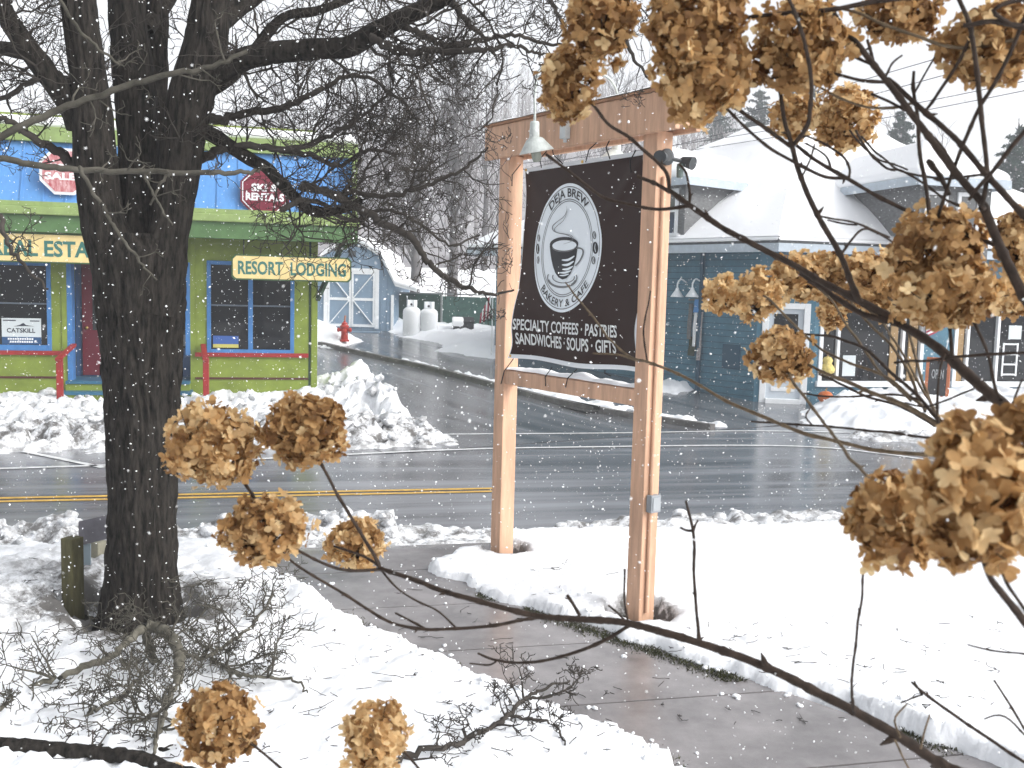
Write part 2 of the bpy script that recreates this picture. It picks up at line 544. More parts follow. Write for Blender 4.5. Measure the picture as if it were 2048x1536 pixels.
bare = [gp(*q)[:2] for q in ((1420, 1575), (1350, 1530), (1180, 1458), (1000, 1382), (820, 1290), (640, 1201), (560, 1157), (470, 1118), (418, 1096), (440, 1087), (560, 1088), (750, 1087), (985, 1083),
        (978, 1098), (900, 1112), (836, 1126), (860, 1150), (960, 1192), (1110, 1240), (1240, 1284), (1400, 1338), (1660, 1424), (1900, 1504), (2100, 1580))]
bare += [sdir * (np.dot(bare[-1], sdir) - 3.5) + snrm * (wr + .1), sdir * (np.dot(bare[0], sdir) - 3.5) + snrm * (wl - .1)]
TREE_P = gp(281, 1238)
POST_R, POST_L = gp(1279, 1232), gp(1003, 1113)
GP1 = gp(146, 1222)
def near_snow(x, y):
    t = NR[0] * x + NR[1] * y
    s = UR[0] * x + UR[1] * y
    e = fbm(x * 3.1, y * 3.1, 1.5, 4) * .07 + fbm(x * 9, y * 9, 4.5, 3) * .035
    sd = poly_sd(x, y, bare) + e
    rough = np.clip(fbm(x * .9, y * .9, 9.0, 2) + .25, 0, 1)
    trod = np.clip(.55 + 1.1 * sstep((-x - .2) / 1.6) + .5 * sstep((t - 8.2) / 1.2), 0, 1.5)
    dep = .078 + .03 * fbm(x * .8, y * .8, 2.2, 3) + .030 * trod * np.abs(fbm(x * 3.6, y * 3.6, 6.1, 3)) + .012 * trod * fbm(x * 13, y * 13, 8.1, 3) * (1 + rough) + .006 * fbm(x * 24, y * 24, 1.1, 2) + .02 * fbm(x * 2.2, y * 2.2, 5.5, 3)
    # trampled and dug-up patch round the small post, left of the trunk
    dig = np.exp(-(((x - GP1[0] + .35) / 1.0) ** 2 + ((y - GP1[1] - .2) / 1.0) ** 2))
    dep = dep + dig * (.07 * np.abs(fbm(x * 4, y * 4, 3.3, 4)) + .02)
    # ploughed bank along the road edge
    edge = 11.15 + .22 * fbm(s * .8, 0 * s, 3.0, 3)
    bc = 10.75 + .1 * vnoise(s * .7, s * 0 + 3)
    bh = .20 + .10 * fbm(s * 1.2, s * 0 + 7.0, 1.0, 3)
    bh = np.where(s > 1.2, bh * .35, bh)
    bh = np.where(s < -6, bh * 1.25, bh)
    bank = bh * np.exp(-((t - bc) / .42) ** 2)
    bank = bank * (1 + .75 * (1 - np.abs(fbm(x * 3.2, y * 3.2, 5.0, 4)) * 2) * .6) 
    cover = sstep(sd / .10)
    near_edge = np.where(t > 9.9, 1.0, cover)
    road = sstep((edge - t) / .22)
    z = T(x, y) - .05 + (dep + .05) * near_edge * road + bank * road - .12 * (1 - near_edge * road)
    for (q, r, dd) in ((TREE_P, .38, .18), (POST_R, .19, .22), (POST_L, .17, .16), (GP1, .14, .2)):
        rr = np.hypot(x - q[0], y - q[1]) + .05 * fbm(x * 7, y * 7, 2.0, 2)
        z = z - dd * (1 - sstep((rr - r * .75) / (r * .6)))
    return z
def near_dirt(x, y):
    t = NR[0] * x + NR[1] * y
    d = .95 * sstep((t - 9.3) / .9) + .9 * np.exp(-(((x - GP1[0] + .3) / .8) ** 2 + ((y - GP1[1] - .3) / 1.1) ** 2))
    for (q, r) in ((POST_R, .17), (POST_L, .15), (TREE_P, .42)):
        d = d + 5.0 * np.exp(-((np.hypot(x - q[0], y - q[1]) / r) ** 2) * .9)
    return np.clip(d, 0, 5)
xs, ys = np.arange(-7.6, 8.4, .036), np.arange(2.2, 13.6, .036)
grid_mesh("snow_lawn", xs, ys, near_snow, SNOW, "structure", attr={"dirt": near_dirt}, keep=lambda x, y: (np.abs(x) < y * .62 + 1.3) & (NR[0] * x + NR[1] * y < 12.0))
def outer_snow(x, y):
    t = NR[0] * x + NR[1] * y
    return T(x, y) + .02 - .4 * sstep((t - 10.3) / .7) - .3 * ((np.abs(x) < 6.5) & (y > 2.6))
grid_mesh("snow_verge", np.arange(-40, 40.1, .5), np.arange(-8, 19.1, .25), outer_snow, CLEAN, "structure")

# far side: banks in front of the shops, corner pile, yard by the shed, strip along the kerb
G2 = lambda L: [gp(*q)[:2] for q in L]
polyA = G2([(-330, 922), (220, 910), (560, 906), (860, 901), (945, 893), (890, 862), (835, 828), (790, 800), (745, 782), (700, 776), (640, 774), (-330, 772)])
polyB = G2([(500, 690), (690, 696), (742, 688), (715, 672), (660, 652), (500, 650)])
polyC = G2([(735, 657), (800, 676), (870, 690), (862, 704), (905, 710), (1010, 728), (1060, 700), (1060, 655), (900, 640), (735, 640)])
polyD = G2([(560, 688), (700, 703), (760, 718), (860, 740), (1000, 776), (1190, 822), (1330, 842), (1440, 858), (1500, 864), (1440, 846), (1300, 820), (1150, 795), (1000, 764), (860, 731), (700, 696), (560, 683)])
polyE = G2([(1574, 832), (1600, 808), (1650, 800), (1740, 795), (2300, 790), (2300, 862), (1860, 872), (1700, 862), (1600, 848)])
polyE2 = G2([(1620, 872), (1700, 880), (1860, 892), (2300, 905), (2300, 872), (1860, 872), (1700, 869)])
polyF = G2([(1290, 784), (1350, 790), (1412, 782), (1400, 768), (1330, 756), (1290, 748)])
PEAK = gp(716, 800)[:2]
def far_layers(x, y):
    """(height of the snow above ground, dirt)"""
    n1, n2 = fbm(x * 1.7, y * 1.7, 3.0, 4), fbm(x * 5.2, y * 5.2, 6.0, 4)
    lump = (1 - np.abs(fbm(x * 2.3, y * 2.3, 8.0, 4)) * 1.6)
    h = np.full(x.shape, -.15)
    dirt = np.zeros(x.shape)
    t = NR[0] * x + NR[1] * y
    def put(poly, base, amp, ramp, dd=0.0):
        nonlocal h, dirt
        sd = -poly_sd(x, y, poly) + n1 * .16 + n2 * .05
        hh = (base + amp * lump + .05 * n2) * sstep(sd / ramp) + np.minimum(sd, 0) * .6 - .03
        dirt = np.where(hh > h, dd, dirt)
        h = np.maximum(h, hh)
    put(polyA, .15, .24, 1.0, 1.0)
    put(polyB, .5, .1, 1.5)
    put(polyC, .28, .08, 1.2)
    put(polyD, .07, .07, .25, .45)
    put(polyE, .40, .10, 1.2)
    put(polyE2, .10, .10, .5, .9)
    put(polyF, .16, .04, .5)
    r = np.hypot((x - PEAK[0]) * .8, y - PEAK[1])
    pk = .34 * np.exp(-(r / .85) ** 2) * (1 + .3 * lump) + .22 * np.exp(-(np.hypot(x - PEAK[0] - .1, y - PEAK[1]) / .25) ** 2)
    r2 = np.hypot((x - PEAK[0] - 1.0) * .75, y - PEAK[1] + 1.6)
    pk = pk + .28 * np.exp(-(r2 / 1.0) ** 2) * (1 + .5 * lump)
    h = np.where(h > -.02, h + pk * sstep((h + .02) / .2), h)
    front = np.exp(-((t - 18.0) / 1.2) ** 2)
    dirt = np.clip(dirt * (.25 + front) + 0, 0, 1)
    return h, dirt
xs, ys = np.arange(-13.5, 14.5, .075), np.arange(15.2, 31, .075)
grid_mesh("snow_bank", xs, ys, lambda x, y: T(x, y) + far_layers(x, y)[0], SNOW, "structure", attr={"dirt": lambda x, y: far_layers(x, y)[1]}, keep=lambda x, y: far_layers(x, y)[0] > -.10)
xs, ys = np.arange(-22, 24, .2), np.arange(31, 46, .2)
def far2(x, y):
    h = far_layers(x, y)[0]
    q = np.stack([x - street_pt(0, 0)[0], y - street_pt(0, 0)[1]], -1)
    w = q @ SN
    side = np.maximum(sstep((w - 3.4) / 1.0), sstep((-7.2 - w) / 1.0))
    return np.maximum(h, .12 * side - .15 * (1 - side) + .03 * fbm(x * .7, y * .7, 2.0, 3))
grid_mesh("snow_yard", xs, ys, lambda x, y: T(x, y) + far2(x, y), SNOW, "structure", attr={"dirt": lambda x, y: x * 0}, keep=lambda x, y: far2(x, y) > -.10)
hillm = mat("hazed_hill", (.40, .39, .40), rough=.9, col2=(.22, .21, .22), vscale=.12, spec=.1)  # grey of the bare woods, lightened with haze put into the colour
gx2 = np.unique(np.concatenate([np.linspace(-300, -40, 53), np.linspace(-40, 40, 81), np.linspace(40, 300, 53)]))
grid_mesh("snow_slope", gx2, np.arange(46, 62.1, .75), lambda x, y: T(x, y) + .13 + .06 * fbm(x * .5, y * .5, 2.0, 3), CLEAN, "structure")
grid_mesh("hill", gx2, np.concatenate([np.arange(61.5, 64, .75), np.arange(64, 240, 2.5), np.arange(240, 420, 12)]), lambda x, y: T(x, y) + .12 + .05 * fbm(x * .5, y * .5, 2.0, 3), hillm, "structure")
sidey = np.arange(15, 46, .8)
for lo, hi in ((-60, -13.3), (14.3, 60)):
    grid_mesh("snow_field", np.arange(lo, hi + .1, .8), sidey, lambda x, y: T(x, y) + .10 - .4 * sstep((19.5 - (NR[0] * x + NR[1] * y)) / 1.0), CLEAN, "structure")

# kerb of the side street with its drain opening
kerbm = mat("kerb_concrete", (.13, .125, .12), rough=.6, var=.4, vscale=3, bump=.4, bscale=40)
kp = smooth_line([gp(*q)[:2] for q in ((640, 691), (760, 719), (860, 741), (1000, 778), (1190, 824), (1330, 846), (1425, 861))], 8)
m = MB()
for a, b in zip(kp[:-1], kp[1:]):
    za = [float(T(*q)) for q in (a, b)]
    m.bar((a[0], a[1], za[0] + .05), (b[0], b[1], za[1] + .05), .16, .16)
tag(m.build("kerb", kerbm), kind="structure")
dr_ = gp(1165, 818)
d = thing("storm_drain", (dr_[0], dr_[1], dr_[2]), "black storm drain opening in the snowy kerb of the side street", "drain")
kd = kp[np.argmin(np.hypot(*(kp - dr_[:2]).T))]
kdir = SU
fr = Frame((kd[0], kd[1]), -SU)
m = MB(); m.box(fr, -.55, .55, .0, .34, float(T(*kd)) + .012, float(T(*kd)) + .03); m.build("grate", mat("black_iron", (.012, .012, .013), rough=.5), d)
m = MB()
for i in range(9):
    m.box(fr, -.5 + i * .125, -.45 + i * .125, .03, .31, float(T(*kd)) + .031, float(T(*kd)) + .045)
m.build("grate_bar", mat("drain_iron", (.05, .05, .05), rough=.5), d)
m = MB(); m.box(fr, -.6, .6, -.02, .03, float(T(*kd)) + .06, float(T(*kd)) + .15); m.build("throat", mat("black_iron", (.012, .012, .013)), d)

# moss and dead grass along the walk edges
rng = np.random.RandomState(3)
def tufts(name, edge_pts, n, spread):
    vs, fs = [], []
    for i in range(n):
        L = edge_pts[i % len(edge_pts)]
        k = rng.randint(len(L) - 1)
        u_ = rng.rand()
        p = L[k] * (1 - u_) + L[k + 1] * u_ + rng.randn(2) * spread
        if fbm(p[0] * 1.3, p[1] * 1.3, 3.0, 2) < -.05: continue
        z = float(T(*p)) - .01
        a = rng.rand() * 6.28; h = .01 + rng.rand() * .022; w = .003 + rng.rand() * .003
        dx, dy = math.cos(a), math.sin(a)
        lx, ly = rng.randn(2) * .02
        b = len(vs)
        vs += [(p[0] - dx * w, p[1] - dy * w, z), (p[0] + dx * w, p[1] + dy * w, z), (p[0] + lx * .6 + dx * w * .7, p[1] + ly * .6 + dy * w * .7, z + h * .7), (p[0] + lx - 0, p[1] + ly, z + h)]
        fs.append((b, b + 1, b + 2, b + 3))
    tag(link_mesh(name, vs, np.array(fs), mat("moss_grass", (.055, .058, .018), rough=.9, col2=(.022, .024, .009), vscale=20)), "thin mossy grass along the edges of the wet sidewalk", "grass", None, "stuff")
le = [gp(*q)[:2] for q in ((420, 1110), (560, 1172), (820, 1305), (1000, 1394), (1180, 1468), (1350, 1540))]
re = [gp(*q)[:2] for q in ((840, 1132), (870, 1158), (960, 1190), (1110, 1238), (1240, 1282), (1400, 1335), (1520, 1378), (1660, 1420), (1900, 1500))]
tufts("grass", [le, re, re], 16000, .045)

# loose chunks and crumbs of ploughed snow
def octa_sphere():
    o_ = [(1, 0, 0), (-1, 0, 0), (0, 1, 0), (0, -1, 0), (0, 0, 1), (0, 0, -1)]
    f_ = [(0, 2, 4), (2, 1, 4), (1, 3, 4), (3, 0, 4), (2, 0, 5), (1, 2, 5), (3, 1, 5), (0, 3, 5)]
    V = [np.array(q, float) for q in o_]
    for _ in range(2):
        cache, nf = {}, []
        def mid(a, b):
            k = (min(a, b), max(a, b))
            if k not in cache:
                q = V[a] + V[b]; V.append(q / np.linalg.norm(q)); cache[k] = len(V) - 1
            return cache[k]
        for a, b, c in f_:
            ab, bc, ca = mid(a, b), mid(b, c), mid(c, a)
            nf += [(a, ab, ca), (ab, b, bc), (ca, bc, c), (ab, bc, ca)]
        f_ = nf
    return np.array(V), np.array(f_)
OV_, OF_ = octa_sphere()
rng = np.random.RandomState(9)
pts = []
for k in range(520):                                       # along the near bank
    s, t = rng.rand() * 15 - 9.5, 10.75 + rng.randn() * .28
    if s > 1.3 and rng.rand() < .75: continue
    p = along(s, t)
    r = .018 + .07 * rng.rand() ** 3
    pts.append((p[0], p[1], float(near_snow(np.array([p[0]]), np.array([p[1]]))[0]) + r * .25, r))
for k in range(900):                                       # far bank and corner pile
    x, y = -13 + 13.5 * rng.rand(), 17 + 6 * rng.rand()
    h_, d_ = far_layers(np.array([x]), np.array([y]))
    if h_[0] < .04 or rng.rand() > .35 + d_[0]: continue
    r = .03 + .11 * rng.rand() ** 3
    pts.append((x, y, float(T(x, y)) + float(h_[0]) + r * .2, r))
for k in range(240):                                       # crumbs fallen on the walk
    L = (le, re)[k % 2]
    i = rng.randint(len(L) - 1); u_ = rng.rand()
    p = L[i] * (1 - u_) + L[i + 1] * u_ + snrm * (1 if k % 2 == 0 else -1) * (rng.randn() * .16)
    r = .004 + .014 * rng.rand() ** 3
    zt = max(float(T(*p)), float(near_snow(np.array([p[0]]), np.array([p[1]]))[0]))
    pts.append((p[0], p[1], zt + r * .4, r))
VV, FF = [], []
for i, (x, y, z, r) in enumerate(pts):
    n_ = 1 + .45 * fbm(OV_[:, 0] * 1.6 + i, OV_[:, 1] * 1.6, OV_[:, 2] * 1.6 + i * .37, 2)
    VV.append(OV_ * n_[:, None] * r * np.array([1 + .3 * rng.rand(), 1 + .3 * rng.rand(), .65 + .3 * rng.rand()]) + np.array([x, y, z]))
    FF.append(OF_ + i * len(OV_))
dn = np.repeat([.0 if q[3] < .02 else .7 for q in pts], len(OV_))
tag(link_mesh("snow_chunks", np.concatenate(VV), np.concatenate(FF), SNOW, None, smooth=True, attr={"dirt": dn}), "loose chunks and crumbs of ploughed snow", "snow", None, "stuff")
# ------------------------------------------------------------------ the green shop
LIME = mat("lime_paint", (.175, .23, .034), rough=.55, var=.17, vscale=2.2, bump=.15, bscale=30)
BLUEP = mat("blue_trim_paint", (.05, .17, .40), rough=.5, var=.12, vscale=5)
SKYB = mat("sky_blue_panel", (.09, .25, .54), rough=.55, var=.08, vscale=2, stretch=(6, 6, .6))
GREENP = mat("green_trim_paint", (.075, .15, .055), rough=.55, var=.15, vscale=4)
OLIVE = mat("pale_green_trim", (.23, .31, .11), rough=.6, var=.15, vscale=4)
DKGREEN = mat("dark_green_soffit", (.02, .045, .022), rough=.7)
REDP = mat("red_paint", (.26, .018, .018), rough=.5, var=.15, vscale=6)
MAROON = mat("maroon_door_paint", (.13, .008, .02), rough=.45, var=.1, vscale=4)
GLASS = mat("dark_window_glass", (.006, .007, .009), rough=.05, spec=.28)
CREAM = mat("cream_sign_paint", (.66, .52, .24), rough=.5, var=.1, vscale=5)
TEAL = mat("teal_lettering", (.035, .14, .12), rough=.5)
WHITE = mat("white_paint", (.74, .76, .78), rough=.5, var=.06, vscale=5)
SIGNG = mat("green_sign_edge", (.04, .09, .035), rough=.5)

o = at(631, 800, 22.4)
sh = Frame(o[:2], UR)
zb = float(T(*o[:2])) - .2
SZ = sh.sz
shop = thing("shop_building", (o[0], o[1], zb), "lime green shop with sky blue roof band behind the big tree", "building")
s_r, s_l = 0.0, SZ(-420, 700)[0]
z_sill = SZ(500, 712)[1]
z_red2 = SZ(500, 757)[1]
z_eave = SZ(500, 470)[1] + .25
z_top = SZ(500, 300)[1] + .5
def rect(px0, py0, px1, py1, t=0.0):
    a, b = SZ(px0, py1, t), SZ(px1, py0, t)
    return a[0], b[0], a[1], b[1]
WIN = [rect(-60, 524, 101, 700), rect(345, 524, 380, 702), rect(414, 526, 589, 709)]
DR = rect(137, 524, 345, 797)
# wall with real openings: piers, spandrels and a recessed entry
m = MB()
def wallbox(s0, s1, z0, z1):
    if s1 - s0 > .01 and z1 - z0 > .01: m.box(sh, s0, s1, -.22, 0, z0, z1)
cuts = [(WIN[0][0], WIN[0][1], WIN[0][2], WIN[0][3]), (DR[0], WIN[1][1], zb, DR[3]), (WIN[2][0], WIN[2][1], WIN[2][2], WIN[2][3])]
prev = s_l
for (a, b_, z0, z1) in cuts:
    wallbox(prev, a, zb, z_top)
    wallbox(a, b_, zb, z0)
    wallbox(a, b_, z1, z_top)
    prev = b_
wallbox(prev, s_r, zb, z_top)
m.box(sh, s_r - .22, s_r, -7.5, -.22, zb, z_top)           # side wall
m.box(sh, s_l, s_r - .22, -7.5, -7.3, zb, z_top)           # rear wall
m.box(sh, s_l, s_l + .2, -7.3, -.22, zb, z_top)
m.build("wall", LIME, shop)
m = MB()
m.box(sh, s_r - .10, s_r + .03, -.12, .035, zb, z_eave); m.build("corner_board", LIME, shop)
m = MB(); m.box(sh, DR[0] - .10, DR[0], .0, .03, z_sill + .09, z_eave); m.build("corner_board", LIME, shop)
m = MB(); m.box(sh, WIN[1][1], WIN[1][1] + .10, .0, .03, z_sill + .09, z_eave)
m.build("corner_board", LIME, shop)
m = MB(); m.box(sh, s_r - .16, s_r - .115, 0, .012, zb, z_eave); m.build("corner_groove", DKGREEN, shop)
def broken(m, z0, z1, t1):
    m.box(sh, s_l, DR[0] - .1, .002, t1, z0, z1)
    m.box(sh, WIN[1][1] + .1, s_r - .165, .002, t1, z0, z1)
m = MB(); broken(m, z_sill - .02, z_sill + .07, .06); m.build("red_sill", REDP, shop)
m = MB(); broken(m, z_red2 - .02, z_red2 + .025, .02); m.build("clapboard_joint", mat("brown_joint", (.07, .02, .012)), shop)
m = MB(); broken(m, z_red2 - .62, z_red2 - .605, .012); m.build("clapboard_joint", mat("brown_joint", (.07, .02, .012)), shop)
def window(r, split, sash=True, label=None):
    a, b_, z0, z1 = r
    w = .085
    m = MB()
    m.box(sh, a, a + w, -.12, .035, z0, z1); m.box(sh, b_ - w, b_, -.12, .035, z0, z1)
    m.box(sh, a + w, b_ - w, -.12, .035, z1 - w, z1); m.box(sh, a + w, b_ - w, -.12, .05, z0, z0 + w * 1.4)
    if split: m.box(sh, (a + b_) / 2 - .06, (a + b_) / 2 + .04, -.12, .03, z0 + w * 1.4, z1 - w)
    f = m.build("window", BLUEP, shop, bevel=.008)
    parts = [(a + w, (a + b_) / 2 - .06), ((a + b_) / 2 + .04, b_ - w)] if split else [(a + w, b_ - w)]
    for p0, p1 in parts:
        m = MB(); m.box(sh, p0, p1, -.075, -.065, z0 + w, z1 - w); m.build("pane", GLASS, f)
        if sash:
            zm = z0 + (z1 - z0) * .52
            m = MB(); m.box(sh, p0, p1, -.064, -.035, zm, zm + .035); m.build("sash", mat("grey_sash", (.09, .11, .14)), f)
    return f
window(WIN[0], False); window(WIN[2], True)
# entry: recess, door, side light, steps
rec = -.9
m = MB()
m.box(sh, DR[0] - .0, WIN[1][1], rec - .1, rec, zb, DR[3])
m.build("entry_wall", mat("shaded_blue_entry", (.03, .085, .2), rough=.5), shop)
dd = rect(147, 530, 300, 757)
m = MB(); m.box(sh, DR[0] + .14, DR[0] + 1.32, rec, rec + .06, dd[2], dd[3]); door = m.build("door", MAROON, shop, bevel=.008)
m = MB(); m.box(sh, DR[0] + .36, DR[0] + 1.12, rec + .06, rec + .07, dd[2] + 1.0, dd[3] - .18); m.build("pane", GLASS, door)
m = MB(); m.lathe(sh.p(DR[0] + .24, rec + .06, dd[2] + 1.05), [(.005, 0), (.03, .01), (.035, .05), (.01, .07)], 12, sh.n); m.build("handle", mat("brass", (.6, .4, .12), rough=.3, metal=1), door)
m = MB()
m.box(sh, DR[0], DR[0] + .1, -.3, .03, dd[2] - .1, DR[3]); m.build("entry_post", BLUEP, shop, bevel=.006)
m = MB(); m.box(sh, WIN[1][1] - .1, WIN[1][1], -.3, .03, z_sill, DR[3])
m.build("entry_post", BLUEP, shop, bevel=.006)
m = MB(); m.box(sh, DR[0] + 1.5, WIN[1][1] - .1, rec, rec + .03, z_sill + .1, dd[3]); m.build("pane", GLASS, shop)
stepm = mat("blue_step_edge", (.03, .12, .2), rough=.5)
zt = dd[2] - .03
for i in range(3):
    m = MB(); m.box(sh, DR[0] - .05 * i, WIN[1][1] + .05 * i + .2 * (i > 1), rec, .0 + .32 * i + .25, zb - .05, zt - i * .2 - .06); s_ = m.build("step", LIME, shop)
    m = MB(); m.box(sh, DR[0] - .05 * i, WIN[1][1] + .05 * i + .2 * (i > 1), rec, .0 + .32 * i + .28, zt - i * .2 - .06, zt - i * .2); m.build("tread", stepm, s_)
# roof: overhanging eave, mansard band, snow
TF = .95
E = lambda px, py: sh.sz(px, py, TF)
s_e = E(716, 440)[0]
zs = {k: E(350, y)[1] for k, y in dict(soff=468, g1=440, g2=424, blue0=414, blue1=290, top=262).items()}
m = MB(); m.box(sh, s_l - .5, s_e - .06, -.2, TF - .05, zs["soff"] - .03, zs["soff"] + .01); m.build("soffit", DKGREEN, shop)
m = MB(); m.box(sh, s_l - .5, s_e, TF - .05, TF, zs["soff"] - .06, zs["g1"]); m.box(sh, s_e - .05, s_e, -7.5, TF - .05, zs["soff"] - .06, zs["g1"]); m.build("fascia", GREENP, shop, bevel=.01)
m = MB(); m.box(sh, s_l - .5, s_e + .05, TF - .06, TF + .09, zs["g1"], zs["g2"]); m.build("gutter", OLIVE, shop, bevel=.02)
m = MB(); m.box(sh, s_l - .5, s_e + .0, TF - .35, TF + .03, zs["g2"], zs["blue0"]); m.build("ledge", OLIVE, shop, bevel=.01)
mb_t0, mb_t1 = TF - .06, TF - .55
m = MB()
m.prism([sh.p(s_l - .5, mb_t0, zs["blue0"]), sh.p(s_l - .5, mb_t1, zs["blue1"]), sh.p(s_l - .5, -7.3, zs["blue1"]), sh.p(s_l - .5, -7.3, zs["blue0"])], sh.a * (s_e - s_l + .42))
roof = m.build("roof", SKYB, shop)
m = MB()
sx = s_l - .5
while sx < s_e - .1:                                       # standing seams of the metal band
    m.bar(sh.p(sx, mb_t0 + .012, zs["blue0"]), sh.p(sx, mb_t1 + .012, zs["blue1"]), .03, .025, sh.a)
    sx += .42
m.build("seam", SKYB, roof)
m = MB(); m.box(sh, s_l - .5, s_e + .02, mb_t1 - .1, mb_t1 + .14, zs["blue1"] - .02, zs["top"]); m.box(sh, s_e - .16, s_e + .02, -7.3, mb_t1 - .1, zs["blue1"] - .02, zs["top"]); m.build("cornice", OLIVE, roof, bevel=.012)
m = MB(); m.box(sh, s_e - .12, s_e - .02, mb_t1 + .14, mb_t0 + .02, zs["blue0"], zs["blue1"] - .03); m.build("end_trim", OLIVE, roof)
m = MB(); m.box(sh, s_l - .5, s_e - .03, -7.2, mb_t1 + .08, zs["top"], zs["top"] + .22); m.build("roof_snow", CLEAN, shop, bevel=.09, seg=4)
# hanging name boards (things hung from the eave)
def board(px0, py0, px1, py1, text, label, tx0, tx1, ty0, ty1, notch=.07, t=TF - .12):
    a, b_ = sh.sz(px0, py1, t), sh.sz(px1, py0, t)
    s0, s1 = a[0], b_[0]
    z1 = sh.sz((px0 + px1) / 2, py0, t)[1]; z0 = sh.sz((px0 + px1) / 2, py1, t)[1]
    root = thing("hanging_sign", sh.p((s0 + s1) / 2, t, z0), label, "sign", "cream signs hung under the shop eave")
    def oct_(e):
        n = notch
        return [(s0 + e + n, z0 + e), (s1 - e - n, z0 + e), (s1 - e - n * .4, z0 + e + n * .4), (s1 - e, z0 + e + n), (s1 - e, z1 - e - n), (s1 - e - n, z1 - e), (s0 + e + n, z1 - e), (s0 + e, z1 - e - n), (s0 + e, z0 + e + n), (s0 + e + n * .4, z0 + e + n * .4)]
    m = MB(); m.prism([sh.p(s, t - .03, z) for s, z in oct_(0)], sh.n * .05); m.build("backing", SIGNG, root)
    m = MB(); m.prism([sh.p(s, t + .02, z) for s, z in oct_(.03)], sh.n * .008); m.build("face", CREAM, root)
    L0, L1 = sh.sz(tx0, (ty0 + ty1) / 2, t)[0], sh.sz(tx1, (ty0 + ty1) / 2, t)[0]
    hz = (z1 - z0) * .52
    zc = (z0 + z1) / 2
    words_on(sh, text, L0, L1, zc - hz / 2, zc + hz / 2, t + .031, TEAL, "lettering", root, bold=.03)
    m = MB()
    for s in (s0 + .25, s1 - .25):
        m.tube([sh.p(s, t, z1 - .01), sh.p(s, t, zs["soff"] + .0)], .012, 6)
    m.build("hanger", mat("black_iron", (.012, .012, .013)), root)
    return root
board(-95, 466, 262, 526, "REAL ESTATE", "cream sign reading REAL ESTATE in green, cut by the trunk", -17, 223, 479, 511)
board(463, 512, 703, 562, "RESORT  LODGING", "cream sign reading RESORT LODGING in green at the shop corner", 476, 692, 522, 552)
m = MB()
br0 = sh.p(.02, .0, SZ(632, 600)[1])
m.bar(br0, sh.p(.55, .5, zs["soff"] - .05), .09, .09)
m.build("eave_bracket", DKGREEN, shop)
# octagonal signs fixed on the blue band
def octagon(px, py, rpx, l1, l2, label, red, worn):
    t = mb_t0 + .05
    s, z = sh.sz(px, py, t)
    r = abs(sh.sz(px + rpx, py, t)[0] - s)
    rt = thing("octagon_sign", sh.p(s, t, z), label, "sign", "octagonal signs on the blue roof band")
    P = lambda rr, tt: [sh.p(s + rr * math.cos(math.radians(22.5 + 45 * k)), tt, z + rr * math.sin(math.radians(22.5 + 45 * k))) for k in range(8)]
    m = MB(); m.prism(P(r * 1.08, t - .05), sh.n * .05); m.build("backing", WHITE if worn else MAROON, rt)
    m = MB(); m.prism(P(r * 1.0, t), sh.n * .006); m.build("border", WHITE, rt)
    m = MB(); m.prism(P(r * .95, t + .006), sh.n * .006); m.build("face", red, rt)
    for k, (w, zc, half) in enumerate(((l1, .18, .55), (l2, -.2, .78))):
        words_on(sh, w, s - r * half, s + r * half, z + r * (zc - .15), z + r * (zc + .15), t + .015, WHITE, "lettering", rt, bold=.04)
    m = MB()
    for q in (-.5, .5):
        m.bar(sh.p(s + q * r, t - .04, z + r * .6), sh.p(s + q * r, mb_t1 + .1, z + r * .6), .04, .04)
    m.build("bracket", SIGNG, rt)
octagon(128, 343, 49, "HOME", "SALES", "faded red and white octagonal sign, half hidden by the trunk", mat("faded_red", (.36, .03, .045), rough=.6, col2=(.62, .42, .42), vscale=7, stretch=(2, 2, .6)), True)
octagon(530, 384, 49, "SKI &", "RENTALS", "dark red octagonal sign reading RENTALS behind the twigs", mat("dark_red_sign", (.16, .012, .03), rough=.6, var=.2, vscale=8), False)
# posters behind the panes
def poster(px0, py0, px1, py1, name, label, m_, t=-.05):
    a, b_, z0, z1 = rect(px0, py0, px1, py1, t)
    rt = thing(name, sh.p((a + b_) / 2, t, z0), label, "poster")
    m = MB(); m.box(sh, a, b_, t - .006, t, z0, z1); m.build("sheet", m_, rt)
    return rt, a, b_, z0, z1
pw = mat("poster_paper", (.55, .60, .62), rough=.5)
rt, a, b_, z0, z1 = poster(4, 637, 82, 688, "window_poster", "white poster reading CATSKILL in the left shop window", pw)
blk = mat("black_print", (.02, .025, .04))
zz = z1 - z0
m = MB(); m.box(sh, a, b_, -.05, -.046, z0, z0 + zz * .28); m.build("band", mat("navy_band", (.02, .07, .17)), rt)
words_on(sh, "CATSKILL", a + .13 * (b_ - a), a + .85 * (b_ - a), z0 + zz * .45, z0 + zz * .62, -.045, blk, "lettering", rt, bold=.02)
m = MB(); m.prism([sh.p(a + q * (b_ - a), -.049, z0 + zz * h) for q, h in ((.3, .68), (.45, .74), (.55, .82), (.62, .74), (.84, .69), (.6, .70))], sh.n * .004); m.build("mountain_mark", blk, rt)
m = MB(); m.box(sh, a + .04 * (b_ - a), a + .36 * (b_ - a), -.049, -.045, z0 + zz * .89, z0 + zz * .93); m.box(sh, a + .72 * (b_ - a), a + .96 * (b_ - a), -.049, -.045, z0 + zz * .88, z0 + zz * .92); m.build("small_print", blk, rt)
m = MB()
for row, (q0, q1, hh) in enumerate(((.15, .80, .17), (.2, .78, .06))):
    x = q0
    while x < q1:
        m.box(sh, a + x * (b_ - a), a + (x + .045) * (b_ - a), -.045, -.042, z0 + zz * hh, z0 + zz * (hh + .07)); x += .06
m.build("small_print", WHITE, rt)
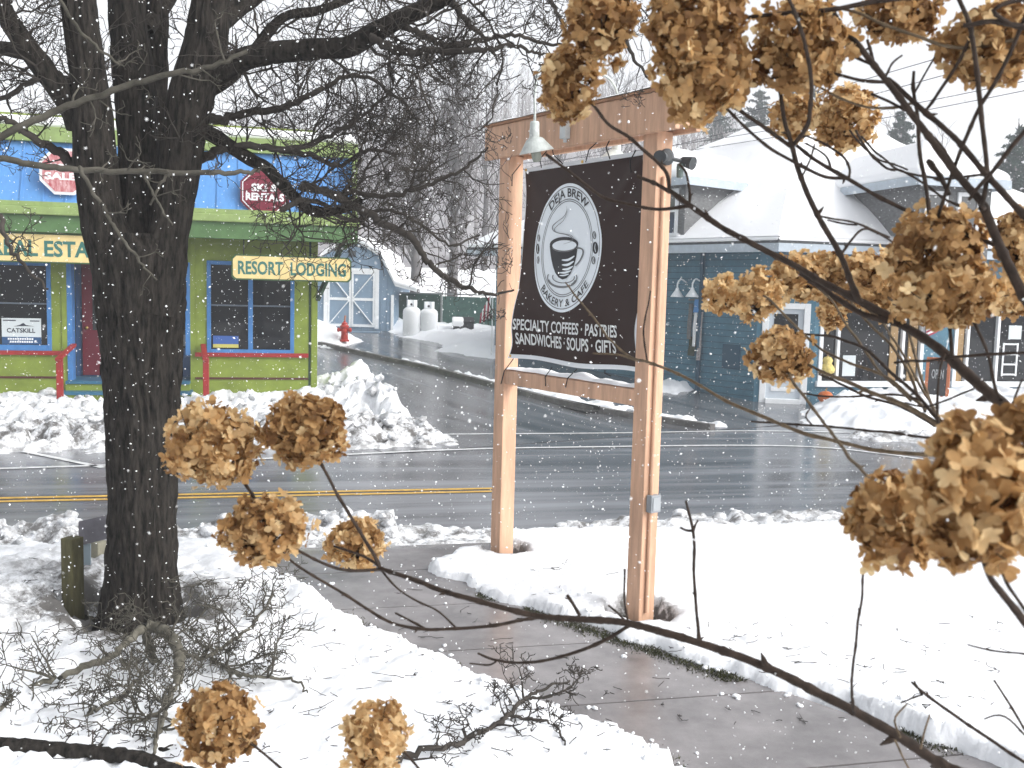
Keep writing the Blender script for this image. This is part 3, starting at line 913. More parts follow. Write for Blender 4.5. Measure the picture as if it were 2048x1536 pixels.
rt, a, b_, z0, z1 = poster(426, 672, 477, 695, "window_poster", "blue and yellow flyer in the double shop window", mat("blue_flyer", (.04, .10, .32)))
m = MB(); m.box(sh, a, b_, -.05, -.046, z0, z0 + .30 * (z1 - z0)); m.build("yellow_block", mat("yellow_print", (.5, .45, .12)), rt)
rt, a, b_, z0, z1 = poster(345, 670, 374, 692, "window_poster", "small grey card in the shop window beside the trunk", mat("grey_card", (.30, .30, .32)), t=rec + .09)
# red hand rails by the entry
def handrail(px, label, flip):
    t1 = .9
    s, zt_ = sh.sz(px, 716, t1)
    rt = thing("handrail", sh.p(s, t1, zb), label, "handrail", "red handrails of the shop entry")
    m = MB(); m.box(sh, s - .06, s + .06, t1 - .06, t1 + .06, zb - .1, zt_); m.build("post", REDP, rt, bevel=.01)
    m = MB(); m.bar(sh.p(s, t1 + .18, zt_ - .02), sh.p(s + .12 * flip, .06, zt_ + .22), .11, .06); m.build("rail", REDP, rt, bevel=.01)
handrail(119, "red handrail left of the maroon shop door", 1)
handrail(412, "red handrail under the double shop window", -1)

# ------------------------------------------------------------------ the blue corner store
STB = mat("slate_blue_siding", (.060, .155, .218), rough=.55, var=.14, vscale=3, bump=.2, bscale=20)
SHING = mat("grey_shingle", (.135, .138, .14), rough=.8, var=.25, vscale=9, stretch=(1, 1, 3), bump=.4, bscale=25)
GREYT = mat("pale_grey_trim", (.42, .48, .54), rough=.55, var=.1, vscale=5)
D1, D2 = at(1507, 800, 24.5), at(1622, 800, 24.3)
DL = np.array([math.cos(math.radians(128)), math.sin(math.radians(128)), 0])
DRr = np.array([math.cos(math.radians(14)), math.sin(math.radians(14)), 0])
fl = Frame(D1[:2], -DL); fd = Frame(D1[:2], (D2 - D1)[:2]); frr = Frame(D2[:2], DRr)
zg = -.15
LL = -fl.sz(990, 640)[0]
RL = 9.3
ze = fd.sz(1561, 497)[1] + .0
store = thing("corner_store", (D1[0], D1[1], 0), "slate blue corner store with snowy hip roof and dormers", "building")
dw = float(np.dot(D2 - D1, fd.a))
# right wall with openings for the shop windows
W = []
for (x0, x1) in ((1634, 1852), (1902, 2140)):
    a, b_ = frr.sz(x0, 762), frr.sz(x1, 606)
    W.append((a[0], b_[0], frr.sz(1740, 762)[1], frr.sz(1740, 604)[1]))
m = MB()
m.box(fl, -LL, 0, -.2, 0, zg, ze + .1)
m.box(fd, .0, .12, -.2, -.0, zg, ze + .1); m.box(fd, dw - .12, dw, -.2, 0, zg, ze + .1); m.box(fd, .12, dw - .12, -.2, 0, fd.sz(1561, 606)[1], ze + .1)
prev = 0.0
for a, b_, z0, z1 in W:
    m.box(frr, prev, a, -.2, 0, zg, ze + .1); m.box(frr, a, b_, -.2, 0, zg, z0); m.box(frr, a, b_, -.2, 0, z1, ze + .1)
    prev = b_
m.box(frr, prev, RL, -.2, 0, zg, ze + .1)
# siding courses
wallo = m.build("wall", STB, store)
m = MB()
z = zg + .1
while z < ze:
    m.box(fl, -LL, -.02, .0, .008, z, z + .012)
    z += .16
m.build("siding_joint", mat("siding_shadow_gap", (.02, .06, .10)), wallo)
m = MB()
m.box(fl, -1.85, -1.75, 0, .09, zg, ze - .05)
m.build("downspout", mat("dark_blue_paint", (.022, .07, .115)), store, bevel=.02)
m = MB(); pb = [fl.sz(1445, 735), fl.sz(1482, 690)]
m.box(fl, pb[0][0], pb[1][0], 0, .03, pb[0][1], pb[1][1]); m.build("wall_panel", mat("dark_blue_paint", (.022, .07, .115)), store)
# door in the cut corner
m = MB()
zt2 = fd.sz(1561, 606)[1]; zd0 = fd.sz(1556, 797)[1]
m.box(fd, .12, .27, -.1, .04, zg, zt2); m.box(fd, dw - .27, dw - .12, -.1, .04, zg, zt2); m.box(fd, .27, dw - .27, -.1, .04, zt2 - .14, zt2)
m.box(fd, .27, dw - .27, -.1, .12, zg, zd0 - .0)
df = m.build("door_frame", WHITE, store, bevel=.01)
m = MB(); m.box(fd, .27, dw - .27, -.09, -.03, zd0, zt2 - .14); door = m.build("door", mat("pale_door_paint", (.50, .55, .60), rough=.5), store)
m = MB(); m.box(fd, .40, dw - .40, -.03, -.02, zd0 + 1.05, zt2 - .26); m.build("pane", GLASS, door)
m = MB()
m.box(fd, .40, dw - .40, -.03, -.012, zd0 + .18, zd0 + .28); m.box(fd, .40, dw - .40, -.03, -.012, zd0 + .8, zd0 + .9); m.build("rail", WHITE, door)
m = MB(); m.lathe(fd.p(dw - .35, -.03, zd0 + .98), [(.008, 0), (.02, .03), (.035, .05), (.02, .08), (.002, .085)], 10, fd.n); m.build("handle", mat("brass", (.6, .4, .12), rough=.3, metal=1), door)
# shop windows
woodp = mat("tan_wood_post", (.30, .19, .08), rough=.6, var=.2, vscale=8)
for wi, (a, b_, z0, z1) in enumerate(W):
    m = MB(); w = .10
    m.box(frr, a, a + w, -.1, .04, z0, z1); m.box(frr, b_ - w, b_, -.1, .04, z0, z1); m.box(frr, a + w, b_ - w, -.1, .04, z1 - w, z1); m.box(frr, a - .05, b_ + .05, -.1, .1, z0 - .14, z0)
    mul = [a + (b_ - a) * .18, a + (b_ - a) * .80] if wi == 0 else [a + (b_ - a) * .12, a + (b_ - a) * .38]
    for q in mul:
        m.box(frr, q - .04, q + .04, -.1, .03, z0, z1 - w)
    f = m.build("window", WHITE, store, bevel=.01)
    ed = [a + w] + mul + [b_ - w]
    for k in range(len(ed) - 1):
        m = MB(); m.box(frr, ed[k], ed[k + 1], -.07, -.06, z0, z1 - w); m.build("pane", GLASS, f)
    m = MB(); m.box(frr, mul[-1] - .34 if wi == 0 else mul[0] - .3, mul[-1] - .14 if wi == 0 else mul[0] - .1, -.058, -.02, z0, z1 - w); m.build("wood_post", woodp, f)
    if wi == 0:
        m = MB(); m.box(frr, b_ - w - .30, b_ - w - .06, -.058, -.02, z0, z1 - w); m.build("wood_post", woodp, f)
# roof: two slopes meeting in a hip over the cut corner
nl, nr_ = -fl.n, -frr.n                                    # inward
OH = .62
def line_x(p, d, q, e):
    A = np.array([[d[0], -e[0]], [d[1], -e[1]]])
    k = np.linalg.solve(A, (q - p)[:2])
    return p + d * k[0]
Ec = line_x(D1 - nl * OH, DL, D2 - nr_ * OH, DRr)
WD = 5.6
P1 = line_x(D1 - nl * OH + nl * WD, DL, D2 - nr_ * OH + nr_ * WD, DRr)
zr = float(at(1600, 268, P1[1])[2])
up = lambda p, z: np.array([p[0], p[1], z])
Bl, Br = Ec + DL * (LL + 1.8), Ec + DRr * (RL + 1)
Pl, Pr = P1 + DL * 2.0, P1 + DRr * 2.2
ez = ze + .02
thick = .24
def roof_slab(th, drop, mname, mat_, bev):
    m = MB()
    for quad in ((Bl, Ec, P1, Pl), (Ec, Br, Pr, P1)):
        q = [up(quad[0], ez + drop), up(quad[1], ez + drop), up(quad[2], zr + drop), up(quad[3], zr + drop)]
        m.prism(q, (0, 0, th))
    # far slopes
    bl, br = Bl + nl * WD * 1.7, Br + nr_ * WD * 1.7
    bk = P1 + (nl + nr_) * 4.2
    for q in ((up(Pl, zr), up(P1, zr), up(bk, ez + .3), up(bl, ez)), (up(P1, zr), up(Pr, zr), up(br, ez), up(bk, ez + .3)), (up(Bl, ez), up(Pl, zr), up(bl, ez)), (up(Br, ez), up(br, ez), up(Pr, zr))):
        m.prism([p_ + Z3 * drop for p_ in q], (0, 0, th))
    return m.build(mname, mat_, store, bevel=bev, seg=3)
roof_slab(.10, 0.0, "roof", mat("dark_roof_shingle", (.06, .065, .07), rough=.8), 0)
roof_slab(.10, .105, "roof_snow", CLEAN, .05)
def snow_quilt(q, name, nu=46, nv=24, th=.16):
    """soft uneven snow laid on a four-cornered slope, thinning to its edges"""
    q = [np.asarray(p_, float) for p_ in q]
    V, F = [], []
    for j in range(nv + 1):
        for i in range(nu + 1):
            u_, v_ = i / nu, j / nv
            p_ = (q[0] * (1 - u_) + q[1] * u_) * (1 - v_) + (q[3] * (1 - u_) + q[2] * u_) * v_
            e = min(v_ * 5.0, 1)
            e = math.sin(e * math.pi / 2)
            n_ = float(fbm(p_[0] * .7, p_[1] * .7, 4.0, 3))
            V.append(p_ + Z3 * (th * e * (.8 + .5 * n_) + .02) + np.array([0, 0, 0]) - (nl + nr_) * .0)
    for j in range(nv):
        for i in range(nu):
            F.append((j * (nu + 1) + i, j * (nu + 1) + i + 1, (j + 1) * (nu + 1) + i + 1, (j + 1) * (nu + 1) + i))
    return link_mesh(name, V, np.array(F), CLEAN, store, smooth=True)
zq = .205
snow_quilt([up(Bl, ez + zq), up(Ec, ez + zq), up(P1, zr + zq), up(Pl, zr + zq)], "roof_snow")
snow_quilt([up(Ec, ez + zq), up(Br, ez + zq), up(Pr, zr + zq), up(P1, zr + zq)], "roof_snow")
m = MB()
for p, q in ((Bl, Ec), (Ec, Br)):
    m.bar(up(p, ez - .04), up(q, ez - .04), .06, .2)
m.build("fascia", GREYT, store)
m = MB()
m.prism([up(Bl, ez - .10), up(Ec, ez - .10), up(D1, ez - .10), up(D1 + DL * (LL + .3), ez - .10)], (0, 0, .02))
m.prism([up(Ec, ez - .10), up(Br, ez - .10), up(D2 + DRr * RL, ez - .10), up(D2, ez - .10), up(D1, ez - .10)], (0, 0, .02))
m.build("soffit", GREYT, store)
slope = (zr - ez) / WD
def roof_hit(px, py, nrm):
    n = -np.array([nrm[0] * slope, nrm[1] * slope, -1.0])
    return on_plane(px, py, up(Ec, ez + .3), n)
def dormer(px, py, ptop, along_d, nrm, fr, width, name):
    """front corner of the dormer where it leaves the snow at pixel (px,py), its eave at ptop"""
    p = roof_hit(px, py, nrm)
    zt_ = float(at(px, ptop, p[1])[2])
    dep = (zt_ - p[2]) / slope
    a = along_d                                            # runs from the corner away along the front
    q0, q1 = p, p + a * width
    m = MB()
    lo = -.5
    V = [up(q0, p[2] + lo), up(q1, p[2] + lo), up(q1, zt_), up(q0, zt_), up(q0 + nrm * dep, zt_), up(q1 + nrm * dep, zt_)]
    m.add(V, [(0, 1, 2, 3), (0, 3, 4), (1, 5, 2), (3, 2, 5, 4), (0, 4, 5, 1)])
    d = m.build("dormer", SHING, store)
    # eave trim and low hipped snow roof
    e0, e1 = q0 - a * .28 - nrm * .28, q1 + a * .28 - nrm * .28
    e2, e3 = q1 + a * .28 + nrm * (dep + .9), q0 - a * .28 + nrm * (dep + .9)
    m = MB()
    for s, t in ((e0, e1), (e0, e0 + nrm * (dep + .35)), (e1, e1 + nrm * (dep + .35))):
        m.bar(up(s, zt_ + .03), up(t, zt_ + .03), .05, .2)
    m.build("fascia", GREYT, d)
    m = MB()
    hp = .85
    r0, r1 = (q0 + q1) / 2 + nrm * .9 - a * .25, (q0 + q1) / 2 + nrm * (dep + 1.5)
    V = [up(e0, zt_ + .12), up(e1, zt_ + .12), up(e2, zt_ + .12), up(e3, zt_ + .12), up(e0, zt_ + .30), up(e1, zt_ + .30), up(e2, zt_ + .30), up(e3, zt_ + .30), up(r0, zt_ + .3 + hp), up(r1, zt_ + .3 + hp)]
    m.add(V, [(3, 2, 1, 0), (0, 1, 5, 4), (1, 2, 6, 5), (2, 3, 7, 6), (3, 0, 4, 7), (4, 5, 8), (5, 6, 9, 8), (6, 7, 9), (7, 4, 8, 9)])
    m.build("dormer_snow", CLEAN, d, bevel=.08, seg=3)
    return p, a, nrm, zt_
def dwin(p, a, nrm, s0, s1, z0, z1):
    f = Frame(p[:2], a if np.dot(np.cross(a, Z3), -nrm) > 0 else -a)
    sg = 1 if np.dot(f.a, a) > 0 else -1
    x0, x1 = sorted((s0 * sg, s1 * sg))
    m = MB(); w = .09
    m.box(f, x0, x0 + w, 0, .05, z0, z1); m.box(f, x1 - w, x1, 0, .05, z0, z1); m.box(f, x0 + w, x1 - w, 0, .05, z1 - w, z1); m.box(f, x0 - .04, x1 + .04, 0, .08, z0 - .08, z0); m.box(f, x0 + w, x1 - w, 0, .04, (z0 + z1) / 2 - .03, (z0 + z1) / 2 + .03)
    wo_ = m.build("dormer_window", WHITE, store, bevel=.006)
    m = MB(); m.box(f, x0 + w, x1 - w, .005, .015, z0, z1 - w); m.build("pane", mat("grey_window_glass", (.05, .055, .06), rough=.08, spec=.5), wo_)
p, a, n_, zt_ = dormer(1368, 466, 366, DL, nl, fl, 3.4, "left")
dwin(p, a, n_, .22, 1.25, zt_ - 1.25, zt_ - .12)
p, a, n_, zt_ = dormer(1832, 520, 366, DRr, nr_, frr, 1.9, "right")
dwin(p, a, n_, .12, .72, zt_ - 1.75, zt_ - .16); dwin(p, a, n_, .98, 1.6, zt_ - 1.75, zt_ - .16)
# things on and in front of the store
def thing_on(fr, px, py, t, name, label, cat, group=None):
    s, z = fr.sz(px, py, t)
    return thing(name, fr.p(s, t, z), label, cat, group), s, z
lampm = mat("white_enamel", (.72, .76, .78), rough=.35)
for px, lab in ((1354, "white cone wall lamp on blue siding, left one near the orange post"), (1384, "white cone wall lamp on blue siding, above the hanging strips")):
    rt, s, z = thing_on(fl, px, 594, .35, "wall_lamp", lab, "lamp", "cone lamps on the blue wall")
    m = MB(); m.lathe(fl.p(s, .35, z), [(.17, 0), (.165, .02), (.055, .18), (.04, .24)], 16); m.build("shade", lampm, rt, smooth=False)
    m = MB(); m.tube(smooth_line([fl.p(s, .35, z + .23), fl.p(s, .34, z + .36), fl.p(s, .22, z + .46), fl.p(s, .0, z + .38)], 5), .022, 8); m.build("arm", lampm, rt)
rt, s, z = thing_on(fl, 1388, 600, .12, "wall_hanging", "tall wall hanging of grey, white and blue strips on blue siding", "decoration")
for k, (ds, top, ln, w, mm) in enumerate(((-.16, -.1, .92, .13, SHING), (.02, -.25, .95, .09, WHITE), (.2, -.3, 1.25, .12, mat("speckled_strip", (.45, .42, .42), rough=.8, col2=(.15, .14, .14), vscale=30)), (.06, .02, .34, .17, mat("blue_cloth", (.08, .24, .52))), (-.05, -.95, .5, .22, mat("dark_moss_cloth", (.03, .04, .025))))):
    m = MB()
    for j in range(4):
        m.prism([fl.p(s + ds - w / 2 + .012 * math.sin(j * 2 + k), .04 + .01 * j, z + top - ln * j / 4), fl.p(s + ds + w / 2 + .012 * math.sin(j * 2 + k), .04 + .01 * j, z + top - ln * j / 4), fl.p(s + ds + w / 2 + .012 * math.sin(j * 2 + 2 + k), .05 + .01 * j, z + top - ln * (j + 1) / 4), fl.p(s + ds - w / 2 + .012 * math.sin(j * 2 + 2 + k), .05 + .01 * j, z + top - ln * (j + 1) / 4)], fl.n * .02)
    m.build("strip", mm, rt)
m = MB(); m.bar(fl.p(s - .26, .03, z + .0), fl.p(s + .3, .03, z + .03), .03, .04); m.build("hanging_bar", SHING, rt)
# flag on the wall between the windows
rt, s, z = thing_on(frr, 1872, 660, .1, "flag", "small red and white striped flag on the blue wall between windows", "flag")
fs0, fs1 = frr.sz(1850, 660, .1)[0], frr.sz(1894, 660, .1)[0]
m = MB(); m.tube([frr.p(fs1 + .06, .04, z - .5), frr.p(fs1 - .0, .30, z + .32)], .012, 6); m.build("pole", WHITE, rt)
for k in range(7):
    m = MB()
    P = []
    for j in range(7):
        u_ = j / 6
        P.append((fs0 + (fs1 - fs0) * u_, .14 + .035 * math.sin(u_ * 7), z - .20 + .30 * u_ + .012 * math.sin(u_ * 9)))
    for (sa, ta, za), (sb, tb, zb_) in zip(P[:-1], P[1:]):
        m.prism([frr.p(sa, ta, za + k * .055), frr.p(sb, tb, zb_ + k * .055), frr.p(sb, tb, zb_ + (k + 1) * .055), frr.p(sa, ta, za + (k + 1) * .055)], frr.n * .006)
    m.build("stripe", mat("flag_red", (.30, .02, .05)) if k % 2 == 0 else WHITE, rt)
m = MB(); m.box(frr, fs1 - .2, fs1, .20, .207, z + .26, z + .46); m.build("canton", mat("navy_band", (.02, .07, .17)), rt)
# goods seen in the windows
def card(px0, py0, px1, py1, label, mm, t=-.045, name="window_poster", cat="poster"):
    a, b_ = frr.sz(px0, py1, t), frr.sz(px1, py0, t)
    rt = thing(name, frr.p((a[0] + b_[0]) / 2, t, a[1]), label, cat)
    m = MB(); m.box(frr, a[0], b_[0], t - .006, t, a[1], b_[1]); m.build("sheet", mm, rt)
    return rt
card(1684, 711, 1712, 752, "plain white sheet at the bottom of the store window", mat("poster_paper", (.55, .60, .62)))
rt, s, z = thing_on(frr, 1653, 750, -.03, "pumpkin_figure", "pale yellow round figure in the left pane of the store window", "decoration")
m = MB(); m.lathe(frr.p(s, -.02, z), [(.03, 0), (.17, .06), (.19, .16), (.12, .26), (.10, .28), (.13, .36), (.08, .44), (.01, .46)], 16); m.build("body", mat("yellow_figure", (.62, .50, .16), rough=.6, var=.3, vscale=14), rt, smooth=True)
m = MB(); m.lathe(frr.p(s, -.02, z + .44), [(.02, 0), (.015, .07), (.005, .08)], 8); m.build("tip", woodp, rt)
s0, z0 = frr.sz(2003, 752, -.04)
rt = thing("display_shelf", frr.p(s0, -.04, z0), "white shelf unit with small goods in the right store window", "shelf")
m = MB()
for k in range(2): m.box(frr, s0 + k * .42 - .02, s0 + k * .42 + .02, -.055, -.03, z0, z0 + .85)
m.build("upright", WHITE, rt)
for k in range(4):
    m = MB(); m.box(frr, s0 - .02, s0 + .44, -.055, -.025, z0 + .02 + k * .26, z0 + .06 + k * .26); m.build("board", WHITE, rt)
m = MB(); m.box(frr, s0 + .12, s0 + .5, -.055, -.03, z0 + .95, z0 + 1.3); m.build("panel", mat("poster_paper", (.55, .60, .62)), rt)
# orange framed sandwich board, leaning in the snow
b0, b1 = at(1850, 795, 23.4), at(1893, 795, 23.2)
bz = float(T(*b0[:2])) + .1
fb = Frame(b0[:2], (b1 - b0)[:2])
bw = float(np.dot(b1 - b0, fb.a))
ztop = fb.sz(1875, 722)[1]
rt = thing("sandwich_board", (b0[0], b0[1], bz), "chalkboard A-frame sign with orange wooden frame standing in snow", "sign")
orng = mat("orange_stained_wood", (.42, .13, .05), rough=.5, var=.2, vscale=8)
lean = -.28
def leanp(s, z, t=0.0): return fb.p(s, t + lean * (z - bz) / (ztop - bz), z)
for sgn, nm in ((1, "front"), (-1, "rear")):
    g = lambda s, z: fb.p(s, (lean * (z - bz) / (ztop - bz)) if sgn > 0 else (lean * 2 - lean * (z - bz) / (ztop - bz)), z)
    m = MB()
    m.bar(g(0, bz), g(0, ztop), .07, .05, fb.n); m.bar(g(bw, bz), g(bw, ztop), .07, .05, fb.n)
    m.bar(g(-.03, ztop + .03), g(bw + .03, ztop + .03), .05, .075); m.bar(g(.035, bz + .3), g(bw - .035, bz + .3), .05, .07)
    f = m.build("frame", orng, rt, bevel=.008)
    m = MB(); m.prism([g(.035, bz + .33), g(bw - .035, bz + .33), g(bw - .035, ztop), g(.035, ztop)], fb.n * .012); bd = m.build("chalkboard", mat("chalkboard", (.03, .03, .033), rough=.7, var=.3, vscale=12), rt)
    if sgn > 0:
        V, Fc = text_flat("OPEN", .02)
        w = V[:, 0].max()
        m = MB(); m.add([g(.10 + (bw - .2) * x / w, ztop - .42 + .22 * y) + fb.n * .02 for x, y in V], Fc); m.build("lettering", mat("chalk", (.35, .36, .37)), bd)
# round orange pumpkin in the snow beside the door
pp = at(1650, 806, 24.0)
rt = thing("pumpkin", (pp[0], pp[1], pp[2]), "orange pumpkin in the snow by the blue store wall", "pumpkin")
m = MB()
V, Fc = [], []
for i in range(9):
    ph = math.pi * i / 8
    for k in range(32):
        th = 2 * math.pi * k / 32
        r = .175 * math.sin(ph) * (1 + .07 * abs(math.cos(th * 4)))
        V.append((pp[0] + r * math.cos(th), pp[1] + r * math.sin(th), pp[2] + .15 - .15 * math.cos(ph) * (1 - .15 * math.exp(-(math.sin(ph) * 3) ** 2))))
for i in range(8):
    for k in range(32): Fc.append((i * 32 + k, i * 32 + (k + 1) % 32, (i + 1) * 32 + (k + 1) % 32, (i + 1) * 32 + k))
m.add(V, Fc); m.build("body", mat("pumpkin_skin", (.48, .12, .025), rough=.5, var=.15, vscale=10), rt, smooth=True)
m = MB(); m.tube([(pp[0], pp[1], pp[2] + .27), (pp[0] + .01, pp[1], pp[2] + .33), (pp[0] + .03, pp[1], pp[2] + .36)], [.025, .017, .02], 6); m.build("stem", woodp, rt)

# ------------------------------------------------------------------ barn shed, tanks, fence
SHEDB = mat("grey_blue_boards", (.19, .27, .36), rough=.6, var=.08, vscale=3)
so = at(703, 660, 38.0)
fs = Frame(so[:2], (1, -.02))
shed = thing("barn_shed", (so[0], so[1], so[2]), "grey-blue barn shaped shed with white crossed double doors", "shed")
Sx = lambda px, py: fs.sz(px, py)
prof = [(784, 668), (784, 590), (790, 572), (762, 515), (703, 480)]
R = [fs.sz(*q) for q in prof]
Lf = [(-s, z) for s, z in R[:-1]]
R0 = R[-1][1]
pts = [(s, z) for s, z in R[:-1]] + [(0, R0)] + Lf[::-1]
pts = [(s, z if i not in (0, len(pts) - 1) else so[2] - .3) for i, (s, z) in enumerate(pts)]
m = MB(); m.prism([fs.p(s, 0, z) for s, z in pts], -fs.n * 5.0); m.build("wall", SHEDB, shed)
m = MB()
s = -R[0][0]
while s < R[0][0]:
    ztop_ = np.interp(abs(s), [0, R[3][0], R[2][0]], [R0, R[3][1], R[2][1]])
    m.box(fs, s, s + .035, 0, .02, so[2] - .1, ztop_ - .12); s += .24
m.build("batten", mat("batten_paint", (.17, .245, .33), rough=.6), shed)
# gambrel roof boards with snow, flared eaves
ov = [(0, R0 + .03), (R[3][0], R[3][1] + .03), (R[2][0] + .02, R[2][1]), tuple(fs.sz(834, 584))]
m = MB(); m2 = MB()
for sg in (1, -1):
    for (sa, za), (sb, zb_) in zip(ov[:-1], ov[1:]):
        m.prism([fs.p(sg * sa, .12, za), fs.p(sg * sb, .12, zb_), fs.p(sg * sb, .12, zb_ + .10), fs.p(sg * sa, .12, za + .10)], -fs.n * .05)
        m2.prism([fs.p(sg * sa, .16, za + .10), fs.p(sg * sb, .16, zb_ + .10), fs.p(sg * sb, .16, zb_ + .2), fs.p(sg * sa, .16, za + .22)], -fs.n * 5.3)
m.build("barge_board", WHITE, shed); m2.build("roof_snow", CLEAN, shed, bevel=.04)
for sg in (1, -1):
    m = MB(); m.box(fs, sg * R[0][0] - .05, sg * R[0][0] + .05, -.02, .04, so[2] - .1, R[1][1]); m.build("corner_trim", WHITE, shed)
a, b_ = fs.sz(655, 652), fs.sz(751, 544)
d0, d1, dz0, dz1 = a[0], b_[0], a[1], b_[1]
m = MB(); m.box(fs, d0 - .14, d0, 0, .06, dz0 - .05, dz1 + .12); m.box(fs, d1, d1 + .14, 0, .06, dz0 - .05, dz1 + .12); m.box(fs, d0, d1, 0, .06, dz1, dz1 + .12); m.build("door_trim", WHITE, shed)
dm = (d0 + d1) / 2
for x0, x1, up_ in ((d0, dm, 0), (dm, d1, 1)):
    m = MB(); m.box(fs, x0 + .01, x1 - .01, 0, .025, dz0, dz1); dr = m.build("door", SHEDB, shed)
    m = MB(); w = .1
    m.box(fs, x0 + .01, x0 + .01 + w * .7, .025, .05, dz0, dz1); m.box(fs, x1 - .01 - w * .7, x1 - .01, .025, .05, dz0, dz1)
    m.box(fs, x0 + .08, x1 - .08, .025, .05, dz0, dz0 + w); m.box(fs, x0 + .08, x1 - .08, .025, .05, dz1 - w, dz1); zm = (dz0 + dz1) / 2
    m.box(fs, x0 + .08, x1 - .08, .025, .05, zm - w / 2, zm + w / 2)
    xo, xi = (x0 + .08, x1 - .08) if up_ == 0 else (x1 - .08, x0 + .08)
    m.bar(fs.p(xo, .048, dz0 + .1), fs.p(xi, .048, zm - .05), .03, .09, fs.n); m.bar(fs.p(xo, .048, dz1 - .1), fs.p(xi, .048, zm + .05), .03, .09, fs.n)
    m.build("door_brace", WHITE, dr)
m = MB(); m.box(fs, -.14, .14, 0, .05, R0 - .62, R0 - .4); m.build("vent", mat("vent_dark", (.05, .06, .07)), shed)
m = MB(); q = fs.sz(735, 668); m.box(fs, -.2, 1.15, .06, .7, so[2] - .3, so[2] - .02); m.build("ramp", SHEDB, shed)
# red hydrant in front
hp = at(689, 668, 33.5)
hyd = thing("fire_hydrant", hp, "red fire hydrant half buried in snow before the barn shed", "hydrant")
HR = mat("hydrant_red", (.42, .035, .025), rough=.45)
m = MB(); m.lathe(hp - Z3 * .25, [(.16, 0), (.16, .05), (.12, .07), (.11, .45), (.15, .47), (.15, .52), (.11, .55), (.09, .62), (.035, .66), (.03, .71)], 14); m.build("barrel", HR, hyd)
for dx in (-1, 1):
    m = MB(); m.lathe(hp + Z3 * .14, [(.06, .0), (.06, .17), (.075, .18), (.075, .23), (.03, .25)], 10, (dx, -.25, 0)); m.build("nozzle", HR, hyd)
m = MB(); m.lathe(hp + Z3 * .10, [(.075, .0), (.075, .17), (.09, .18), (.09, .23), (.03, .26)], 10, (.1, -1, 0)); m.build("nozzle", HR, hyd)
m = MB(); m.tube([hp + Z3 * .45, hp + np.array([.02, 0, .62])], .03, 8); m.build("marker", mat("orange_marker", (.45, .2, .12)), hyd)
# propane tanks
tp = at(823, 664, 36.5)
TK = mat("white_tank_enamel", (.78, .80, .82), rough=.35)
tank = thing("propane_tank", tp, "tall white domed gas tank beside the shed, left of the pair", "tank", "white gas tanks by the green fence")
hh = at(823, 612, 36.5)[2] - tp[2]
m = MB(); m.lathe(tp - Z3 * .2, [(.30, 0), (.325, .05), (.325, hh - .02), (.305, hh + .07), (.23, hh + .14), (.13, hh + .18), (.02, hh + .19)], 24); m.build("body", TK, tank, smooth=True)
m = MB()
V, Fc = [], []
for k in range(15):
    a = math.radians(-60 + 20 * k)
    for r, z in ((.19, 0), (.19, .26), (.175, .26), (.175, 0)):
        V.append(tp + np.array([r * math.cos(a), r * math.sin(a), hh - .04 + z]))
for k in range(14):
    for j in range(4): Fc.append((k * 4 + j, k * 4 + (j + 1) % 4, (k + 1) * 4 + (j + 1) % 4, (k + 1) * 4 + j))
m.add(V, Fc); m.build("collar", TK, tank)
m = MB(); m.lathe(tp + Z3 * (hh + .06) + np.array([0, -.195, 0]), [(.045, 0), (.04, .012)], 10, (0, -1, 0)); m.build("valve_port", mat("black_iron", (.012, .012, .013)), tank)
dup(tank, tp + np.array([.62, .12, -.05]), "tall white domed gas tank in the yard, right of the pair")
# fence panels
FG = mat("green_fence_screen", (.05, .115, .095), rough=.75, var=.25, vscale=5, bump=.2, bscale=60)
f0, f1 = at(786, 655, 40.0), at(1010, 664, 38.5)
ff = Frame(f0[:2], (f1 - f0)[:2])
fence = thing("screen_fence", (f0[0], f0[1], f0[2]), "green screened yard fence behind the gas tanks", "fence")
flen = float(np.dot(f1 - f0, ff.a))
zt0, zt1 = ff.sz(850, 588)[1], ff.sz(980, 590)[1]
m = MB()
sp_ = ff.sz(883, 620)[0]
m.box(ff, 0, sp_ - .04, -.02, 0, f0[2] - .3, zt0); m.build("screen_panel", mat("dark_fence_screen", (.02, .055, .042), rough=.75, var=.3, vscale=5), fence)
m = MB(); m.box(ff, sp_ + .04, flen, -.02, 0, f0[2] - .3, zt1 - .1); m.build("screen_panel", FG, fence)
for s in (0, sp_, flen - .05):
    m = MB(); m.tube([ff.p(s, .02, f0[2] - .3), ff.p(s, .02, zt0 + .02)], .04, 8); m.build("post", mat("grey_pipe", (.18, .2, .2), rough=.5), fence)
m = MB(); m.box(ff, 0, flen, -.01, .03, zt0, zt0 + .05); m.build("top_rail", mat("grey_pipe", (.18, .2, .2)), fence)
# black bin with snow on its lid
bb = at(926, 664, 37.2)
fbn = Frame(bb[:2], (1, .1))
bin_ = thing("yard_bin", bb, "black bin with snow on the lid before the green fence", "bin")
m = MB(); m.box(fbn, -.38, .38, -.35, .35, bb[2] - .2, bb[2] + .36); m.build("body", mat("black_plastic", (.016, .018, .02), rough=.5), bin_, bevel=.03)
m = MB(); m.prism([fbn.p(-.40, q, z) for q, z in ((.38, bb[2] + .36), (.38, bb[2] + .40), (-.38, bb[2] + .56), (-.38, bb[2] + .40))], fbn.a * .8); lid = m.build("lid", mat("black_plastic", (.016, .018, .02)), bin_, bevel=.01)
m = MB(); m.prism([fbn.p(-.42, q, z) for q, z in ((.42, bb[2] + .20), (.42, bb[2] + .42), (.1, bb[2] + .56), (-.1, bb[2] + .54))], fbn.a * .42); m.build("lid_snow", CLEAN, bin_, bevel=.06)
